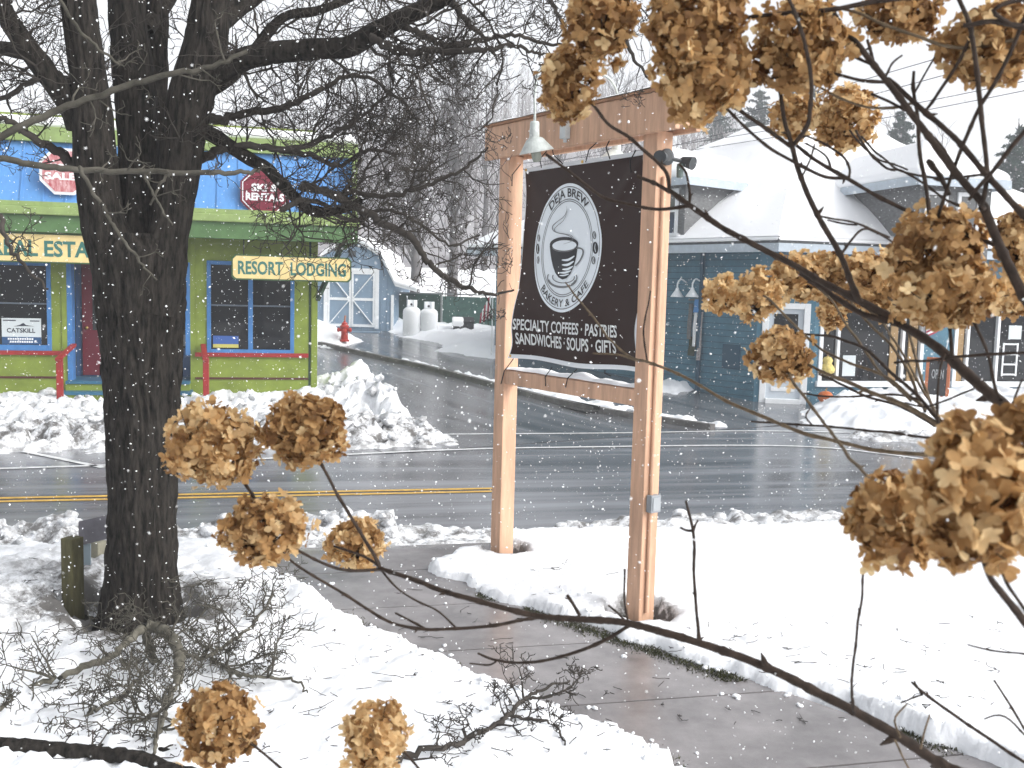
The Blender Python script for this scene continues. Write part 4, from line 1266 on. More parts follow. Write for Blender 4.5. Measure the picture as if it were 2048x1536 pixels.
# flag by the store's far corner
fp = at(982, 690, 30.5)
fl2 = thing("porch_flag", fp, "drooping striped flag at the far end of the blue store", "flag")
ftop = float(at(985, 578, 30.5)[2])
m = MB(); m.tube([(fp[0] + .02, fp[1], fp[2] - .3), (fp[0] + .02, fp[1], ftop)], .018, 8); m.build("pole", WHITE, fl2)
for k in range(6):
    m = MB(); x0 = fp[0] - .02 - .055 * k
    m.prism([(x0, fp[1], ftop - .1 - .12 * k), (x0 - .055, fp[1], ftop - .16 - .12 * k), (x0 - .075, fp[1] + .02, ftop - .9 - .03 * k), (x0 - .02, fp[1] - .02, ftop - .88 - .03 * k)], (0, -.012, 0)); m.build("fold", mat("flag_red", (.30, .02, .05)) if k % 2 else WHITE, fl2)
# ------------------------------------------------------------------ the cafe sign: frame, banner, lamps
ORANGE = mat("salmon_stained_wood", (.56, .345, .23), rough=.6, var=.20, vscale=3, stretch=(5, 5, .6), bump=.25, bscale=40)
sg = Frame(POST_L[:2], (POST_R - POST_L)[:2])
SD_ = float(np.dot(POST_R - POST_L, sg.a))
zbm = (sg.sz(1285, 276, .07)[1] + sg.sz(1012, 312, .07)[1]) / 2
BH = .262
frame = thing("sign_frame", (POST_L[0], POST_L[1], POST_L[2]), "salmon coloured timber frame holding the dark cafe banner", "sign frame")
for s, base in ((0, POST_L), (SD_, POST_R)):
    m = MB(); m.box(sg, s - .07, s + .07, -.07, .07, base[2] - .4, zbm + .02); m.build("post", ORANGE, frame, bevel=.007)
sb0, sb1 = sg.sz(970, 285, .11)[0], sg.sz(1352, 230, .11)[0]
for t0, t1 in ((.071, .112), (-.112, -.071)):
    m = MB(); m.box(sg, sb0, sb1, t0, t1, zbm, zbm + BH); m.build("beam", ORANGE, frame, bevel=.006)
m = MB(); m.box(sg, sb0 + .004, sb1 - .004, -.0705, .0705, zbm + .03, zbm + BH - .004); m.build("beam_core", ORANGE, frame)
m = MB(); m.box(sg, sb0 - .015, sb1 + .015, -.125, .125, zbm + BH, zbm + BH + .022); m.build("cap_board", mat("aged_cap_board", (.30, .16, .09), rough=.7, var=.2), frame, bevel=.004)
xs = np.linspace(sb0, sb1, 70); ts = np.linspace(-.12, .12, 9)
V, Fc = [], []
for s in xs:
    for t in ts:
        h = (.022 + .02 * fbm(s * 3, t * 4, 2.0, 3)) * (1 - (abs(t) / .125) ** 3) + .004
        V.append(sg.p(s, t, zbm + BH + .022 + max(h, -.004)))
for i in range(69):
    for j in range(8): Fc.append((i * 9 + j, (i + 1) * 9 + j, (i + 1) * 9 + j + 1, i * 9 + j + 1))
link_mesh("snow_cap", V, Fc, CLEAN, frame, smooth=True)
zrl = (sg.sz(1262, 772)[1] + sg.sz(1020, 742)[1]) / 2
m = MB(); m.box(sg, .0705, SD_ - .0705, -.045, .06, zrl - .115, zrl); m.build("rail", ORANGE, frame, bevel=.006)
V, Fc = [], []
xs = np.linspace(.075, SD_ - .075, 50); ts = np.linspace(-.045, .058, 6)
for s in xs:
    for t in ts: V.append(sg.p(s, t, zrl + .004 + (.035 + .02 * fbm(s * 4, t * 5, 7.0, 3)) * (1 - (abs(t - .006) / .055) ** 4)))
for i in range(49):
    for j in range(5): Fc.append((i * 6 + j, (i + 1) * 6 + j, (i + 1) * 6 + j + 1, i * 6 + j + 1))
link_mesh("snow_cap", V, Fc, CLEAN, frame, smooth=True)
# conduit and boxes
m = MB(); m.tube([sg.p(SD_ + .084, .012, POST_R[2] + .05), sg.p(SD_ + .084, .012, zbm - .28)], .014, 10); m.build("conduit", ORANGE, frame)
zc = sg.sz(1300, 1005)[1]
m = MB(); m.box(sg, SD_ + .072, SD_ + .125, -.045, .045, zc - .06, zc + .06); m.build("outlet_box", mat("grey_steel_box", (.25, .27, .29), rough=.4, var=.2), frame, bevel=.006)
m = MB(); m.box(sg, SD_ + .125, SD_ + .13, -.03, .03, zc - .045, zc + .045); m.build("outlet_cover", mat("grey_steel_cover", (.32, .34, .36), rough=.4), frame)
jb = sg.sz(1132, 257, .13)
m = MB(); m.box(sg, jb[0] - .033, jb[0] + .033, .113, .165, jb[1] - .075, jb[1] + .075); m.build("junction_box", mat("white_plastic_box", (.52, .55, .56), rough=.4, var=.1), frame, bevel=.006)
m = MB(); m.tube([sg.p(jb[0], .135, jb[1] + .07), sg.p(jb[0], .135, jb[1] + .24)], .012, 8); m.tube([sg.p(jb[0], .135, jb[1] - .07), sg.p(jb[0], .135, jb[1] - .10)], .014, 8); m.build("conduit_stub", mat("white_plastic_box", (.52, .55, .56)), frame)

# banner: all points go through BP(), the hanging cloth
BNP = .005
q00, q10 = sg.sz(1041, 728, BNP), sg.sz(1262, 741, BNP)
bz0 = (sg.sz(1040, 724, BNP)[1] + sg.sz(1262, 741, BNP)[1]) / 2 + .01
bz1 = (sg.sz(1043, 327, BNP)[1] + sg.sz(1271, 314, BNP)[1]) / 2
bs0, bs1 = max(sg.sz(1041, 500, BNP)[0], .075), SD_ - .078
def BP(s, z, e=0.0):
    v = (z - bz0) / (bz1 - bz0)
    u = (s - bs0) / (bs1 - bs0)
    low = np.clip((.36 - v) / .36, 0, 1)
    d = .028 * math.sin(u * 5.2 + .6) * (.25 + .75 * low) + .02 * math.sin(v * 5.5 + u * 2.0) + .012 * math.sin(u * 13 + v * 4) * low
    d += .09 * (max(0, .2 - u) / .2) ** 1.5 * low * 1.3
    crease = .010 * math.exp(-(((u - 1) + (1 - v) * 1.15) / .05) ** 2) * np.clip(v * 2 - .9, 0, 1) + .008 * math.exp(-((u + .0 - (1 - v) * .9) / .05) ** 2) * np.clip(v * 2 - 1.1, 0, 1)
    pull = -.050 * math.exp(-((v - .20) / .12) ** 2) * max(0, u - .4) / .6 + .055 * math.exp(-((v - .07) / .075) ** 2) * max(0, .45 - u) / .45 - .018 * math.exp(-((v - .27) / .12) ** 2) * max(0, .6 - u) / .6 + .006 * math.sin(v * 21) * (u - .5)
    sag = -.018 * math.sin(math.pi * u) * low
    return sg.p(s + pull, BNP + d - .02 + crease + e, z + sag * .5 + .010 * math.sin(u * 9) * max(0, .12 - v) / .12)
banner = thing("cafe_banner", sg.p((bs0 + bs1) / 2, 0, bz0), "dark brown vinyl banner with white oval coffee cup emblem", "banner")
def sheet(s0, s1, z0, z1, e, name, m_, nu=44, nv=60, parent=banner):
    V = [BP(s0 + (s1 - s0) * i / nu, z0 + (z1 - z0) * j / nv, e) for j in range(nv + 1) for i in range(nu + 1)]
    F = np.array([(j * (nu + 1) + i, j * (nu + 1) + i + 1, (j + 1) * (nu + 1) + i + 1, (j + 1) * (nu + 1) + i) for j in range(nv) for i in range(nu)])
    return link_mesh(name, V, F, m_, parent, smooth=True)
VINW = mat("white_vinyl", (.74, .78, .82), rough=.45)
VINB = mat("dark_brown_vinyl", (.030, .014, .011), rough=.42, spec=.14)
INK = mat("dark_ink", (.022, .022, .026), rough=.4)
PALE = mat("pale_blue_vinyl", (.82, .88, .93), rough=.45)
GREYINK = mat("grey_ink", (.17, .18, .19), rough=.4)
sheet(bs0, bs1, bz0, bz1, 0.0, "banner_sheet", VINW)
sheet(bs0 + .012, bs1 - .062, bz0 + .034, bz1 - .032, .003, "printed_field", VINB)
# oval: centre and half axes from the photograph, on the banner plane
oc = np.array(sg.sz(1128, 496, BNP))
orx = (sg.sz(1192, 494, BNP)[0] - sg.sz(1064, 500, BNP)[0]) / 2
ory = (sg.sz(1134, 366, BNP)[1] - sg.sz(1120, 624, BNP)[1]) / 2
def OV(x, y, e):
    return BP(oc[0] + orx * x, oc[1] + ory * y, e)
def disc(rx, ry, e, name, m_, cx=0, cy=0, n=96, rings=16, inner=0.0, parent=banner):
    V, F = [], []
    for k in range(rings + 1):
        q = inner + (1 - inner) * k / rings
        for i in range(n):
            a = 2 * math.pi * i / n
            V.append(OV(cx + rx * q * math.cos(a), cy + ry * q * math.sin(a), e))
    for k in range(rings):
        for i in range(n):
            F.append((k * n + i, k * n + (i + 1) % n, (k + 1) * n + (i + 1) % n, (k + 1) * n + i))
    return link_mesh(name, V, np.array(F), m_, parent, smooth=True)
disc(1, 1, .006, "oval_panel", PALE, inner=.001)
disc(.955, .955, .008, "ring_line", GREYINK, inner=.985, rings=1)
disc(.765, .765, .008, "ring_line", GREYINK, inner=.982, rings=1)
disc(.72, .735, .008, "ring_line", GREYINK, inner=.982, rings=1)
def zpt(x, y):
    """emblem sketch coordinates to oval coordinates"""
    ey = (765 - y) / 685
    return (x - 467 - 52 * ey) / 337, ey
def fillp(pts, e, name, m_, parent):
    """polygon cut as a fan round its centre"""
    P = [zpt(*q) for q in pts]
    c = np.mean(P, axis=0)
    n, K = len(P), 7
    V = [OV(*(c + (np.array(q) - c) * max(k, .02) / K), e) for k in range(K + 1) for q in P]
    return link_mesh(name, V, np.array([(k * n + i, k * n + (i + 1) % n, (k + 1) * n + (i + 1) % n, (k + 1) * n + i) for k in range(K) for i in range(n)]), m_, parent)
def stroke(pts, w, e, name, m_, parent, taper=False):
    P = smooth_line(pts, 6)
    d = np.gradient(P, axis=0); d /= np.linalg.norm(d, axis=1)[:, None] + 1e-9
    V = []
    n = len(P)
    for i, (p, t) in enumerate(zip(P, d)):
        ww = w / 2 * (math.sin(math.pi * (i + .6) / (n + .2)) ** .6 if taper else 1)
        for sgn in (-1, 1): V.append(OV(*zpt(p[0] - t[1] * sgn * ww, p[1] + t[0] * sgn * ww), e))
    F = [(2 * i, 2 * i + 1, 2 * i + 3, 2 * i + 2) for i in range(n - 1)]
    return link_mesh(name, V, F, m_, parent)
ell = lambda cx, cy, rx, ry, n=32, a0=0, a1=360: [(cx + rx * math.cos(math.radians(a0 + (a1 - a0) * k / n)), cy + ry * math.sin(math.radians(a0 + (a1 - a0) * k / n))) for k in range(n + (a1 - a0 < 360))]
emb = None
cup = fillp([(298, 735), (303, 800), (314, 880), (332, 960), (358, 1030), (390, 1078), (430, 1100), (472, 1086), (508, 1040), (540, 960), (566, 860), (582, 740), (560, 700), (330, 690)], .010, "cup_emblem", INK, banner)
fillp(ell(443, 722, 144, 78), .0102, "cup_rim", INK, cup)
fillp(ell(450, 736, 122, 56), .0125, "coffee_top", PALE, cup)
stroke(ell(447, 745, 118, 58, 20, 15, 165), 9, .0135, "rim_line", GREYINK, cup)
for (x0, y0, x1, y1, w) in ((424, 892, 552, 850, 24), (426, 944, 545, 905, 26), (430, 992, 536, 958, 24), (402, 1028, 520, 1004, 22), (404, 1058, 498, 1040, 15)):
    stroke([(x0, y0), ((x0 + x1) / 2, y0 - 2), (x1, y1)], w, .0125, "cup_highlight", PALE, cup, True)
stroke([(566, 770), (598, 768), (628, 785), (632, 820), (615, 870), (590, 915), (556, 955)], 15, .010, "cup_handle", GREYINK, cup)
stroke(ell(425, 1080, 146, 96, 26, -20, 200), 10, .010, "saucer_line", GREYINK, cup)
stroke(ell(425, 1086, 140, 96, 26, 12, 168), 22, .0106, "saucer_line", GREYINK, cup)
stroke(ell(440, 1075, 108, 62, 20, -10, 200), 9, .011, "saucer_line", GREYINK, cup)
stroke([(490, 320), (488, 370), (455, 430), (385, 480), (340, 525), (345, 570), (395, 600), (470, 620), (528, 655), (520, 695), (440, 722)], 9, .0142, "steam_line", GREYINK, cup, True)
stroke([(492, 340), (486, 395), (450, 470), (390, 520), (358, 560), (380, 595), (450, 610), (520, 630), (545, 668), (525, 700)], 6, .0144, "steam_line", GREYINK, cup, True)
for (x, y, rx, ry) in ((182, 645, 14, 40), (168, 765, 17, 58), (172, 888, 14, 42), (745, 640, 17, 42), (747, 770, 27, 62), (727, 898, 19, 42)):
    b_ = fillp(ell(x, y, rx, ry), .009, "coffee_bean", INK if ry > 50 else GREYINK, banner)
    stroke([(x + 3, y - ry * .7), (x - 3, y), (x + 3, y + ry * .7)], 5, .0105, "bean_crease", PALE, b_)
def arc_words(text, r, a0, a1, h, top, bold):
    V, Fc = text_flat(text, bold)
    w = V[:, 0].max()
    P = []
    for x, y in V:
        a = math.radians(a0 + (a1 - a0) * x / w)
        rr = r + (h * (y - .5) if top else -h * (y - .5))
        P.append(OV(rr * math.cos(a), rr * math.sin(a), .010))
    return link_mesh("lettering", P, Fc, INK, banner)
arc_words("DEJA BREW", .862, 131, 47, .135, True, .012)
arc_words("BAKERY & CAFE", .855, 225, 322, .12, False, .008)
def line_words(text, pxa, pxb, hpx_pts, bold):
    a = sg.sz(*pxa, BNP); b = sg.sz(*pxb, BNP)
    h = sg.sz(*hpx_pts[0], BNP)[1] - sg.sz(*hpx_pts[1], BNP)[1]
    V, Fc = text_flat(text, bold)
    w = V[:, 0].max()
    zz = (a[1] + b[1]) / 2
    P = [BP(a[0] + (b[0] - a[0]) * x / w, zz + h * y, .008) for x, y in V]
    return link_mesh("lettering", P, Fc, mat("white_lettering", (.70, .72, .72), rough=.5), banner)
line_words("SPECIALTY COFFEES · PASTRIES", (1040, 661), (1234, 671), ((1140, 641), (1140, 664)), .022)
line_words("SANDWICHES · SOUPS · GIFTS", (1043, 690), (1229, 702), ((1140, 671), (1140, 695)), .022)
tiem = mat("black_cord", (.012, .012, .014), rough=.6)
def tie(a, b, ta=.02, tb=.075):
    p, q = sg.sz(*a, ta), sg.sz(*b, tb)
    m = MB(); m.tube([sg.p(p[0], ta, p[1]), sg.p((p[0] + q[0]) / 2, max(ta, tb) + .012, (p[1] + q[1]) / 2), sg.p(q[0], tb, q[1])], .0045, 6); m.build("tie_cord", tiem, banner)
tie((1083, 335), (1093, 303)); tie((1126, 328), (1104, 292)); tie((1171, 324), (1203, 276)); tie((1220, 318), (1222, 274))
tie((1041, 329), (1024, 372)); tie((1262, 345), (1272, 300), .02, .06)
tie((1028, 716), (1002, 768), .04, .08); tie((1104, 735), (1091, 772), .03, .075); tie((1154, 738), (1131, 775), .03, .075); tie((1210, 741), (1222, 752), .03, .065)
m = MB()
for s, z in ((bs0 + .02, bz1 - .015), ((bs0 + bs1) / 2, bz1 - .015), (bs1 - .02, bz1 - .015), (bs0 + .02, bz0 + .02), (bs1 - .02, bz0 + .02)):
    m.lathe(BP(s, z, .001), [(.012, 0), (.012, .004), (.006, .004)], 12, sg.n)
m.build("grommet", mat("brass", (.6, .4, .12), rough=.3, metal=1), banner)

# gooseneck lamps over the beam
ENAM = mat("weathered_white_enamel", (.56, .60, .58), rough=.45, var=.18, vscale=14)
OUT = .43
ls = sg.sz(1069, 262, OUT)
ztopb = zbm + BH + .022
root = thing("gooseneck_lamp", sg.p(ls[0], 0, ztopb), "white gooseneck lamp in front of the sign, left end of the beam", "lamp", "gooseneck lamps on the sign beam")
zn = sg.sz(1069, 243, OUT)[1]
Lp = lambda t, z: sg.p(ls[0], t, z)
m = MB(); m.tube(smooth_line([Lp(.0, ztopb - .0), Lp(.0, ztopb + .16), Lp(.09, ztopb + .27), Lp(.22, ztopb + .305), Lp(.36, ztopb + .26), Lp(OUT, ztopb + .13), Lp(OUT, zn - .01)], 6), .010, 8); m.build("arm", ENAM, root, smooth=True)
m = MB(); m.lathe(Lp(0, ztopb), [(.04, 0), (.04, .012), (.015, .02)], 14); m.build("base_plate", ENAM, root)
ax = -Z3 * .97 - sg.n * .24
h0 = Lp(OUT, zn)
m = MB(); m.lathe(h0, [(.028, 0), (.033, .01), (.037, .11), (.045, .125)], 20, -Z3); m.build("neck", ENAM, root, smooth=False)
m = MB()
h1 = h0 - Z3 * .115
prof = [(.043, 0), (.060, .008), (.122, .092), (.126, .098), (.118, .094), (.055, .014), (.038, .006)]
m.lathe(h1, prof, 28, ax); m.build("shade", ENAM, root)
m = MB(); m.lathe(h1 - Z3 * .03, [(.030, 0), (.036, .02), (.036, .11), (.028, .135), (.005, .14)], 14, ax); m.build("bulb_jar", mat("dusty_glass_jar", (.32, .35, .30), rough=.25, spec=.6), root, smooth=True)
ls2 = sg.sz(1233, 290, -OUT)
dup(root, sg.p(ls2[0], 0, ztopb), "white gooseneck lamp behind the sign, near the right post", rotz=math.pi)
# twin spot lamp on the right post
fz = sg.sz(1322, 318)[1]
DKM = mat("dark_grey_metal", (.05, .055, .06), rough=.45)
fl_ = thing("spot_lamp", sg.p(SD_ + .07, 0, fz), "dark twin-head spot lamp on the end of the right post", "lamp")
m = MB(); m.lathe(sg.p(SD_ + .071, -.01, fz + .01), [(.055, 0), (.055, .02), (.03, .03), (.0, .03)], 18, sg.a); m.build("mount", DKM, fl_)
for (t, dz, dirv, lab) in ((.05, 0, sg.n * .9 + sg.a * .5 - Z3 * .1, 1), (-.14, -.01, sg.a * .9 - sg.n * .25 - Z3 * .25, 2)):
    p0 = sg.p(SD_ + .09, t * .3, fz)
    p1 = sg.p(SD_ + .11, t, fz + dz)
    m = MB(); m.tube([p0, p1], .013, 8); m.build("swivel_arm", DKM, fl_)
    m = MB(); m.lathe(p1 - dirv * .03, [(.018, 0), (.03, .015), (.04, .07), (.044, .10), (.036, .098)], 16, dirv); m.build("lamp_head", DKM, fl_)
m = MB(); m.lathe(sg.p(SD_ + .105, -.11, fz - .03), [(.022, 0), (.024, .02), (.022, .085), (.018, .09)], 12, -Z3); m.build("sensor", mat("grey_sensor", (.13, .17, .16), rough=.4), fl_)

# ------------------------------------------------------------------ small barrier left of the tree
WOODG = mat("mossy_green_timber", (.085, .078, .035), rough=.8, var=.35, vscale=6, stretch=(3, 3, .6), bump=.4, bscale=30)
bar = thing("low_barrier", GP1, "grey sheet panel on two short mossy timber posts behind the trunk", "barrier")
fb1 = Frame(GP1[:2], (1, -.12))
wpx = 42 / 2000 * GP1[1]
pz = float(at(146, 1075, GP1[1])[2])
fpst = Frame(GP1[:2], (.93, -.36))
m = MB(); m.box(fpst, -.05, .05, -.055, .05, GP1[2] - .3, pz); m.build("post", WOODG, bar, bevel=.006)
g2 = gp(196, 1150)
m = MB(); z2 = float(at(196, 1082, g2[1])[2]); f2 = Frame(g2[:2], (.93, -.36)); m.box(f2, -.05, .05, -.05, .05, g2[2] - .2, z2); m.build("post", mat("pale_weathered_timber", (.22, .21, .16), rough=.8, var=.3, vscale=6), bar, bevel=.006)
pd0, pd1 = GP1[1] + .22, g2[1] - .12
A_, B_ = at(157, 1092, pd0), at(330, 1050, pd0 + .1)
m = MB(); At, Bt = at(157, 1043, pd0), at(330, 1003, pd0 + .1)
m.prism([A_, B_, Bt, At], (0, .012, 0)); m.build("sheet_panel", mat("grey_violet_sheet", (.17, .165, .19), rough=.6, var=.25, vscale=5), bar)
m = MB(); m.prism([at(160, 1130, pd0 + .03), at(181, 1130, pd0 + .03), at(181, 1088, pd0 + .03), at(160, 1088, pd0 + .03)], (0, .01, 0)); m.build("lower_sheet", mat("blue_grey_sheet", (.30, .37, .42), rough=.5), bar)
# ------------------------------------------------------------------ the big bare tree
def mat_bark(name, dark, light):
    m = mat(name, light, rough=.92, col2=dark, vscale=9, stretch=(4, 4, .9), bump=1.0, bscale=14, spec=.15)
    return m
BARK = mat_bark("dark_bark", (.004, .0035, .003), (.038, .033, .028))
TWIG = mat("twig_bark", (.050, .044, .039), rough=.9, spec=.1, var=.35, vscale=5)
TWIGP = mat("lichen_twig_bark", (.075, .070, .058), rough=.9, spec=.1, var=.45, vscale=7)
def bark_tube(name, pts, parent, sides=84, step=.018, amp=.030, flare=0.0, seed=0.0):
    """pts: (x,y,z,r) world"""
    P = smooth_line(pts, 10)
    L = np.concatenate([[0], np.cumsum(np.linalg.norm(np.diff(P[:, :3], axis=0), axis=1))])
    n = max(8, int(L[-1] / step))
    u_ = np.linspace(0, L[-1], n)
    Q = np.stack([np.interp(u_, L, P[:, k]) for k in range(4)], 1)
    V, F = tube_arrays(Q[:, :3], np.ones(n), sides)
    V = V.reshape(n, sides, 3)
    D = V - Q[:, None, :3]
    a = np.arange(sides) * 2 * math.pi / sides
    A, U = np.meshgrid(a, u_)
    R = Q[:, 3][:, None]
    ca, sa = np.cos(A), np.sin(A)
    k = R / .2
    wob = .35 * vnoise(U * 2.2 + seed, ca * 1.5, 3.0)
    ridge = 1 - np.abs(fbm((ca + wob * .3) * 5.2 * k + seed, (sa - wob * .3) * 5.2 * k, U * 2.6, 2)) * 2.2
    fine = fbm(ca * 16 * k + seed, sa * 16 * k, U * 9, 3)
    big = fbm(ca * 1.1 + seed, sa * 1.1, U * 1.1, 2)
    rr = R * (1 + .05 * big) + amp * (ridge * .55 + .3 * fine)
    if flare:
        rr = rr + flare * np.exp(-U / .16) * (.45 + .55 * np.abs(np.sin(A * 2.5 + 1)))
    V = Q[:, None, :3] + D * rr[..., None]
    return link_mesh(name, V.reshape(-1, 3), F, BARK, parent, smooth=True)
TD = TREE_P[1]
def px3(pts, d0, d1=None):
    """(px,py,rpx) along a limb, depth going from d0 to d1"""
    d1 = d0 if d1 is None else d1
    n = len(pts)
    out = []
    for i, (x, y, r) in enumerate(pts):
        d = d0 + (d1 - d0) * i / max(1, n - 1)
        out.append((*at(x, y, d), r / F_PX * d))
    return out
tree = thing("bare_tree", (TREE_P[0], TREE_P[1], TREE_P[2] - .1), "big bare dark-barked tree with forked trunk in the snowy verge", "tree")
bark_tube("trunk", px3([(279, 1275, 76), (280, 1225, 72), (283, 1120, 66), (285, 960, 63), (285, 820, 66), (284, 690, 74), (281, 600, 82), (277, 520, 84), (275, 470, 70)], TD), tree, sides=170, flare=.08)
stems = [
    px3([(258, 640, 54), (236, 530, 50), (208, 444, 42), (193, 342, 39), (184, 205, 35), (170, 100, 32), (157, 0, 31), (145, -140, 29)], TD - .03, TD - .25),
    px3([(278, 600, 52), (281, 480, 44), (278, 342, 37), (272, 205, 37), (262, 100, 35), (254, 0, 33), (250, -140, 30)], TD + .08, TD + .2),
    px3([(292, 450, 26), (300, 330, 26), (308, 180, 24), (312, 60, 22), (318, -100, 20)], TD + .3, TD + .5),
    px3([(305, 620, 52), (328, 520, 44), (343, 444, 36), (360, 342, 37), (379, 205, 40), (408, 103, 40), (420, 0, 34), (436, -140, 30)], TD - .05, TD - .1),
]
limbs = [
    px3([(160, 250, 26), (137, 205, 22), (68, 113, 20), (20, 44, 18), (0, 0, 16), (-40, -60, 13)], TD - .1, TD - .5),
    px3([(120, 185, 17), (80, 118, 15), (30, 100, 14), (-40, 90, 12)], TD - .1, TD + .3),
    px3([(400, 165, 26), (455, 134, 23), (512, 112, 20), (598, 100, 20), (660, 96, 19), (700, 92, 19), (745, 66, 18), (788, 44, 17), (840, 20, 16), (888, -4, 15), (960, -50, 12)], TD - .05, TD - .5),
    px3([(740, 72, 7), (765, 88, 8), (790, 98, 8), (812, 106, 8), (860, 101, 7), (920, 102, 6.5), (985, 96, 5), (1030, 92, 4), (1064, 105, 3), (1100, 108, 2.2)], TD - .4, TD - .7),
    px3([(800, 48, 7), (830, 62, 7), (858, 76, 7), (890, 90, 6.5), (940, 84, 6), (985, 75, 5), (1030, 72, 4), (1090, 86, 3.4), (1150, 95, 2.4)], TD - .4, TD - .1),
    px3([(420, 60, 20), (470, 20, 17), (510, -10, 16), (560, -60, 13)], TD, TD + .4),
    px3([(400, 190, 14), (470, 150, 11), (560, 40, 9), (640, 20, 8), (740, -20, 6)], TD + .3, TD + .6),
    px3([(390, 250, 15), (450, 285, 13), (505, 320, 12), (533, 335, 11), (581, 386, 11), (632, 425, 10), (697, 415, 8), (720, 400, 6)], TD + .1, TD - .3),
    px3([(600, 372, 8), (640, 380, 8), (702, 408, 8), (770, 446, 7.5), (827, 482, 7), (851, 516, 6.5), (876, 543, 6), (912, 565, 5.5), (942, 577, 4.5), (990, 588, 3), (1027, 580, 2)], TD - .2, TD - .7),
    px3([(600, 372, 6), (650, 386, 5.5), (698, 386, 5), (770, 390, 5), (834, 378, 4.5), (893, 354, 4), (942, 327, 3), (976, 295, 2)], TD - .2, TD - .4),
    px3([(400, 230, 12), (440, 240, 10), (500, 225, 8), (570, 215, 7), (640, 180, 5.5), (720, 150, 4), (800, 200, 3), (840, 250, 2)], TD + .2, TD + .5),
    px3([(380, 330, 12), (430, 305, 9), (500, 290, 7.5), (570, 300, 6.5), (640, 280, 5), (700, 250, 4), (760, 205, 3), (810, 150, 2)], TD + .1, TD - .3),
    px3([(150, 330, 12), (110, 300, 9), (60, 270, 7), (10, 240, 5), (-50, 230, 4)], TD, TD - .4),
    px3([(160, 180, 11), (110, 150, 8), (70, 160, 6), (20, 190, 5), (-30, 200, 4)], TD + .1, TD + .5),
    px3([(0, 430, 5), (20, 496, 4.5), (61, 543, 3.2), (96, 578, 2.2)], TD - 1.1, TD - 1.3),
    px3([(290, 60, 15), (330, 10, 13), (370, -60, 11)], TD + .3, TD + .8),
    px3([(850, -40, 9), (900, 0, 8), (930, 40, 6), (960, 70, 4), (990, 110, 2.5)], TD - .4, TD - .1),
    px3([(1080, -60, 6), (1105, 0, 4.5), (1120, 40, 3.2), (1150, 70, 2.2)], TD - .3, TD - .6),
    px3([(1190, -60, 8), (1215, 20, 6), (1240, 60, 5), (1265, 110, 3.5), (1300, 160, 2.2)], TD - .6, TD - .2),
    px3([(560, 420, 6), (620, 400, 5), (700, 440, 4.5), (760, 420, 3.8), (830, 440, 3), (900, 490, 2.4), (960, 470, 1.8)], TD - .3, TD + .2),
    px3([(560, 300, 7), (620, 310, 5.5), (680, 330, 4.5), (740, 300, 3.6), (800, 310, 2.6)], TD + .1, TD + .5),
]
near_limbs = [
    px3([(-20, 290, 7), (0, 273, 7), (102, 225, 7), (205, 188, 6.5), (307, 157, 6), (427, 130, 5), (495, 102, 4)], TD - .9, TD - .75),
    px3([(-20, 312, 7), (0, 316, 7), (70, 330, 7), (137, 338, 6.5), (239, 342, 6), (393, 345, 5.5), (470, 345, 5), (520, 342, 4)], TD - 1.0, TD - .6),
    px3([(160, 335, 4.5), (164, 345, 4.5), (191, 393, 4), (205, 412, 4), (222, 444, 4), (250, 485, 3.4), (280, 523, 2.8), (314, 560, 1.8)], TD - .95, TD - 1.0),
    px3([(340, 345, 3.5), (318, 372, 3), (300, 410, 2.5)], TD - .8, TD - .8),
    px3([(290, 350, 3), (312, 395, 2.6), (330, 430, 2.2), (345, 450, 1.8)], TD - .8, TD - .9),
    px3([(110, -20, 4), (150, 50, 3.6), (190, 90, 3.2), (240, 130, 2.6)], TD - .8, TD - .7),
]
for i, s_ in enumerate(stems):
    bark_tube("limb", s_, tree, sides=90, step=.022, amp=.016, seed=10.0 * i + 3)
for i, s_ in enumerate(limbs):
    if s_[0][3] > .045:
        bark_tube("limb", s_, tree, sides=40, step=.03, amp=.010, seed=5.0 * i)
    else:
        S_ = smooth_line(s_, 6)
        rng = np.random.RandomState(i)
        S_[1:-1, :3] += rng.randn(len(S_) - 2, 3) * .006
        tubes_mesh("limb", [(S_[:, :3], S_[:, 3])], TWIG, tree, sides=8)
near_objs = []
for i, s_ in enumerate(near_limbs):
    S_ = smooth_line(s_, 6)
    rng = np.random.RandomState(i + 50)
    S_[1:-1, :3] += rng.randn(len(S_) - 2, 3) * .004
    near_objs.append((S_[:, :3], S_[:, 3]))

def grow(p, d, length, r, level, rng, out, crook=.55, kids=(5, 3, 2)):
    n = max(3, int(length / .05)) if level < 2 else max(3, int(length / .032))
    n = min(n, 12)
    st = length / n
    P, R = [p], [r]
    nodes = []
    zig = rng.randn(3)
    for i in range(n):
        zig = -zig * .5 + rng.randn(3) * .8
        d = d + zig * crook * .55 + np.array([0, 0, .05])
        d = d / np.linalg.norm(d)
        p = p + d * st * (.7 + .6 * rng.rand())
        P.append(p); R.append(max(r * (1 - .6 * (i + 1) / n), 0.0021) * (1 + .12 * rng.randn()))
        nodes.append((p, d, R[-1]))
    out.append((np.array(P), np.array(R)))
    if level < len(kids):
        for k in range(kids[level] + rng.randint(-1, 2)):
            q, dd, rr = nodes[rng.randint(0 if level else 1, n)]
            side = rng.randn(3)
            side -= dd * np.dot(side, dd)
            side /= np.linalg.norm(side) + 1e-9
            nd = dd * (.35 + .5 * rng.rand()) + side
            nd /= np.linalg.norm(nd)
            grow(q, nd, length * (.38 + .3 * rng.rand()), max(rr * .72, .0022), level + 1, rng, out, crook, kids)
TWIGK = .52
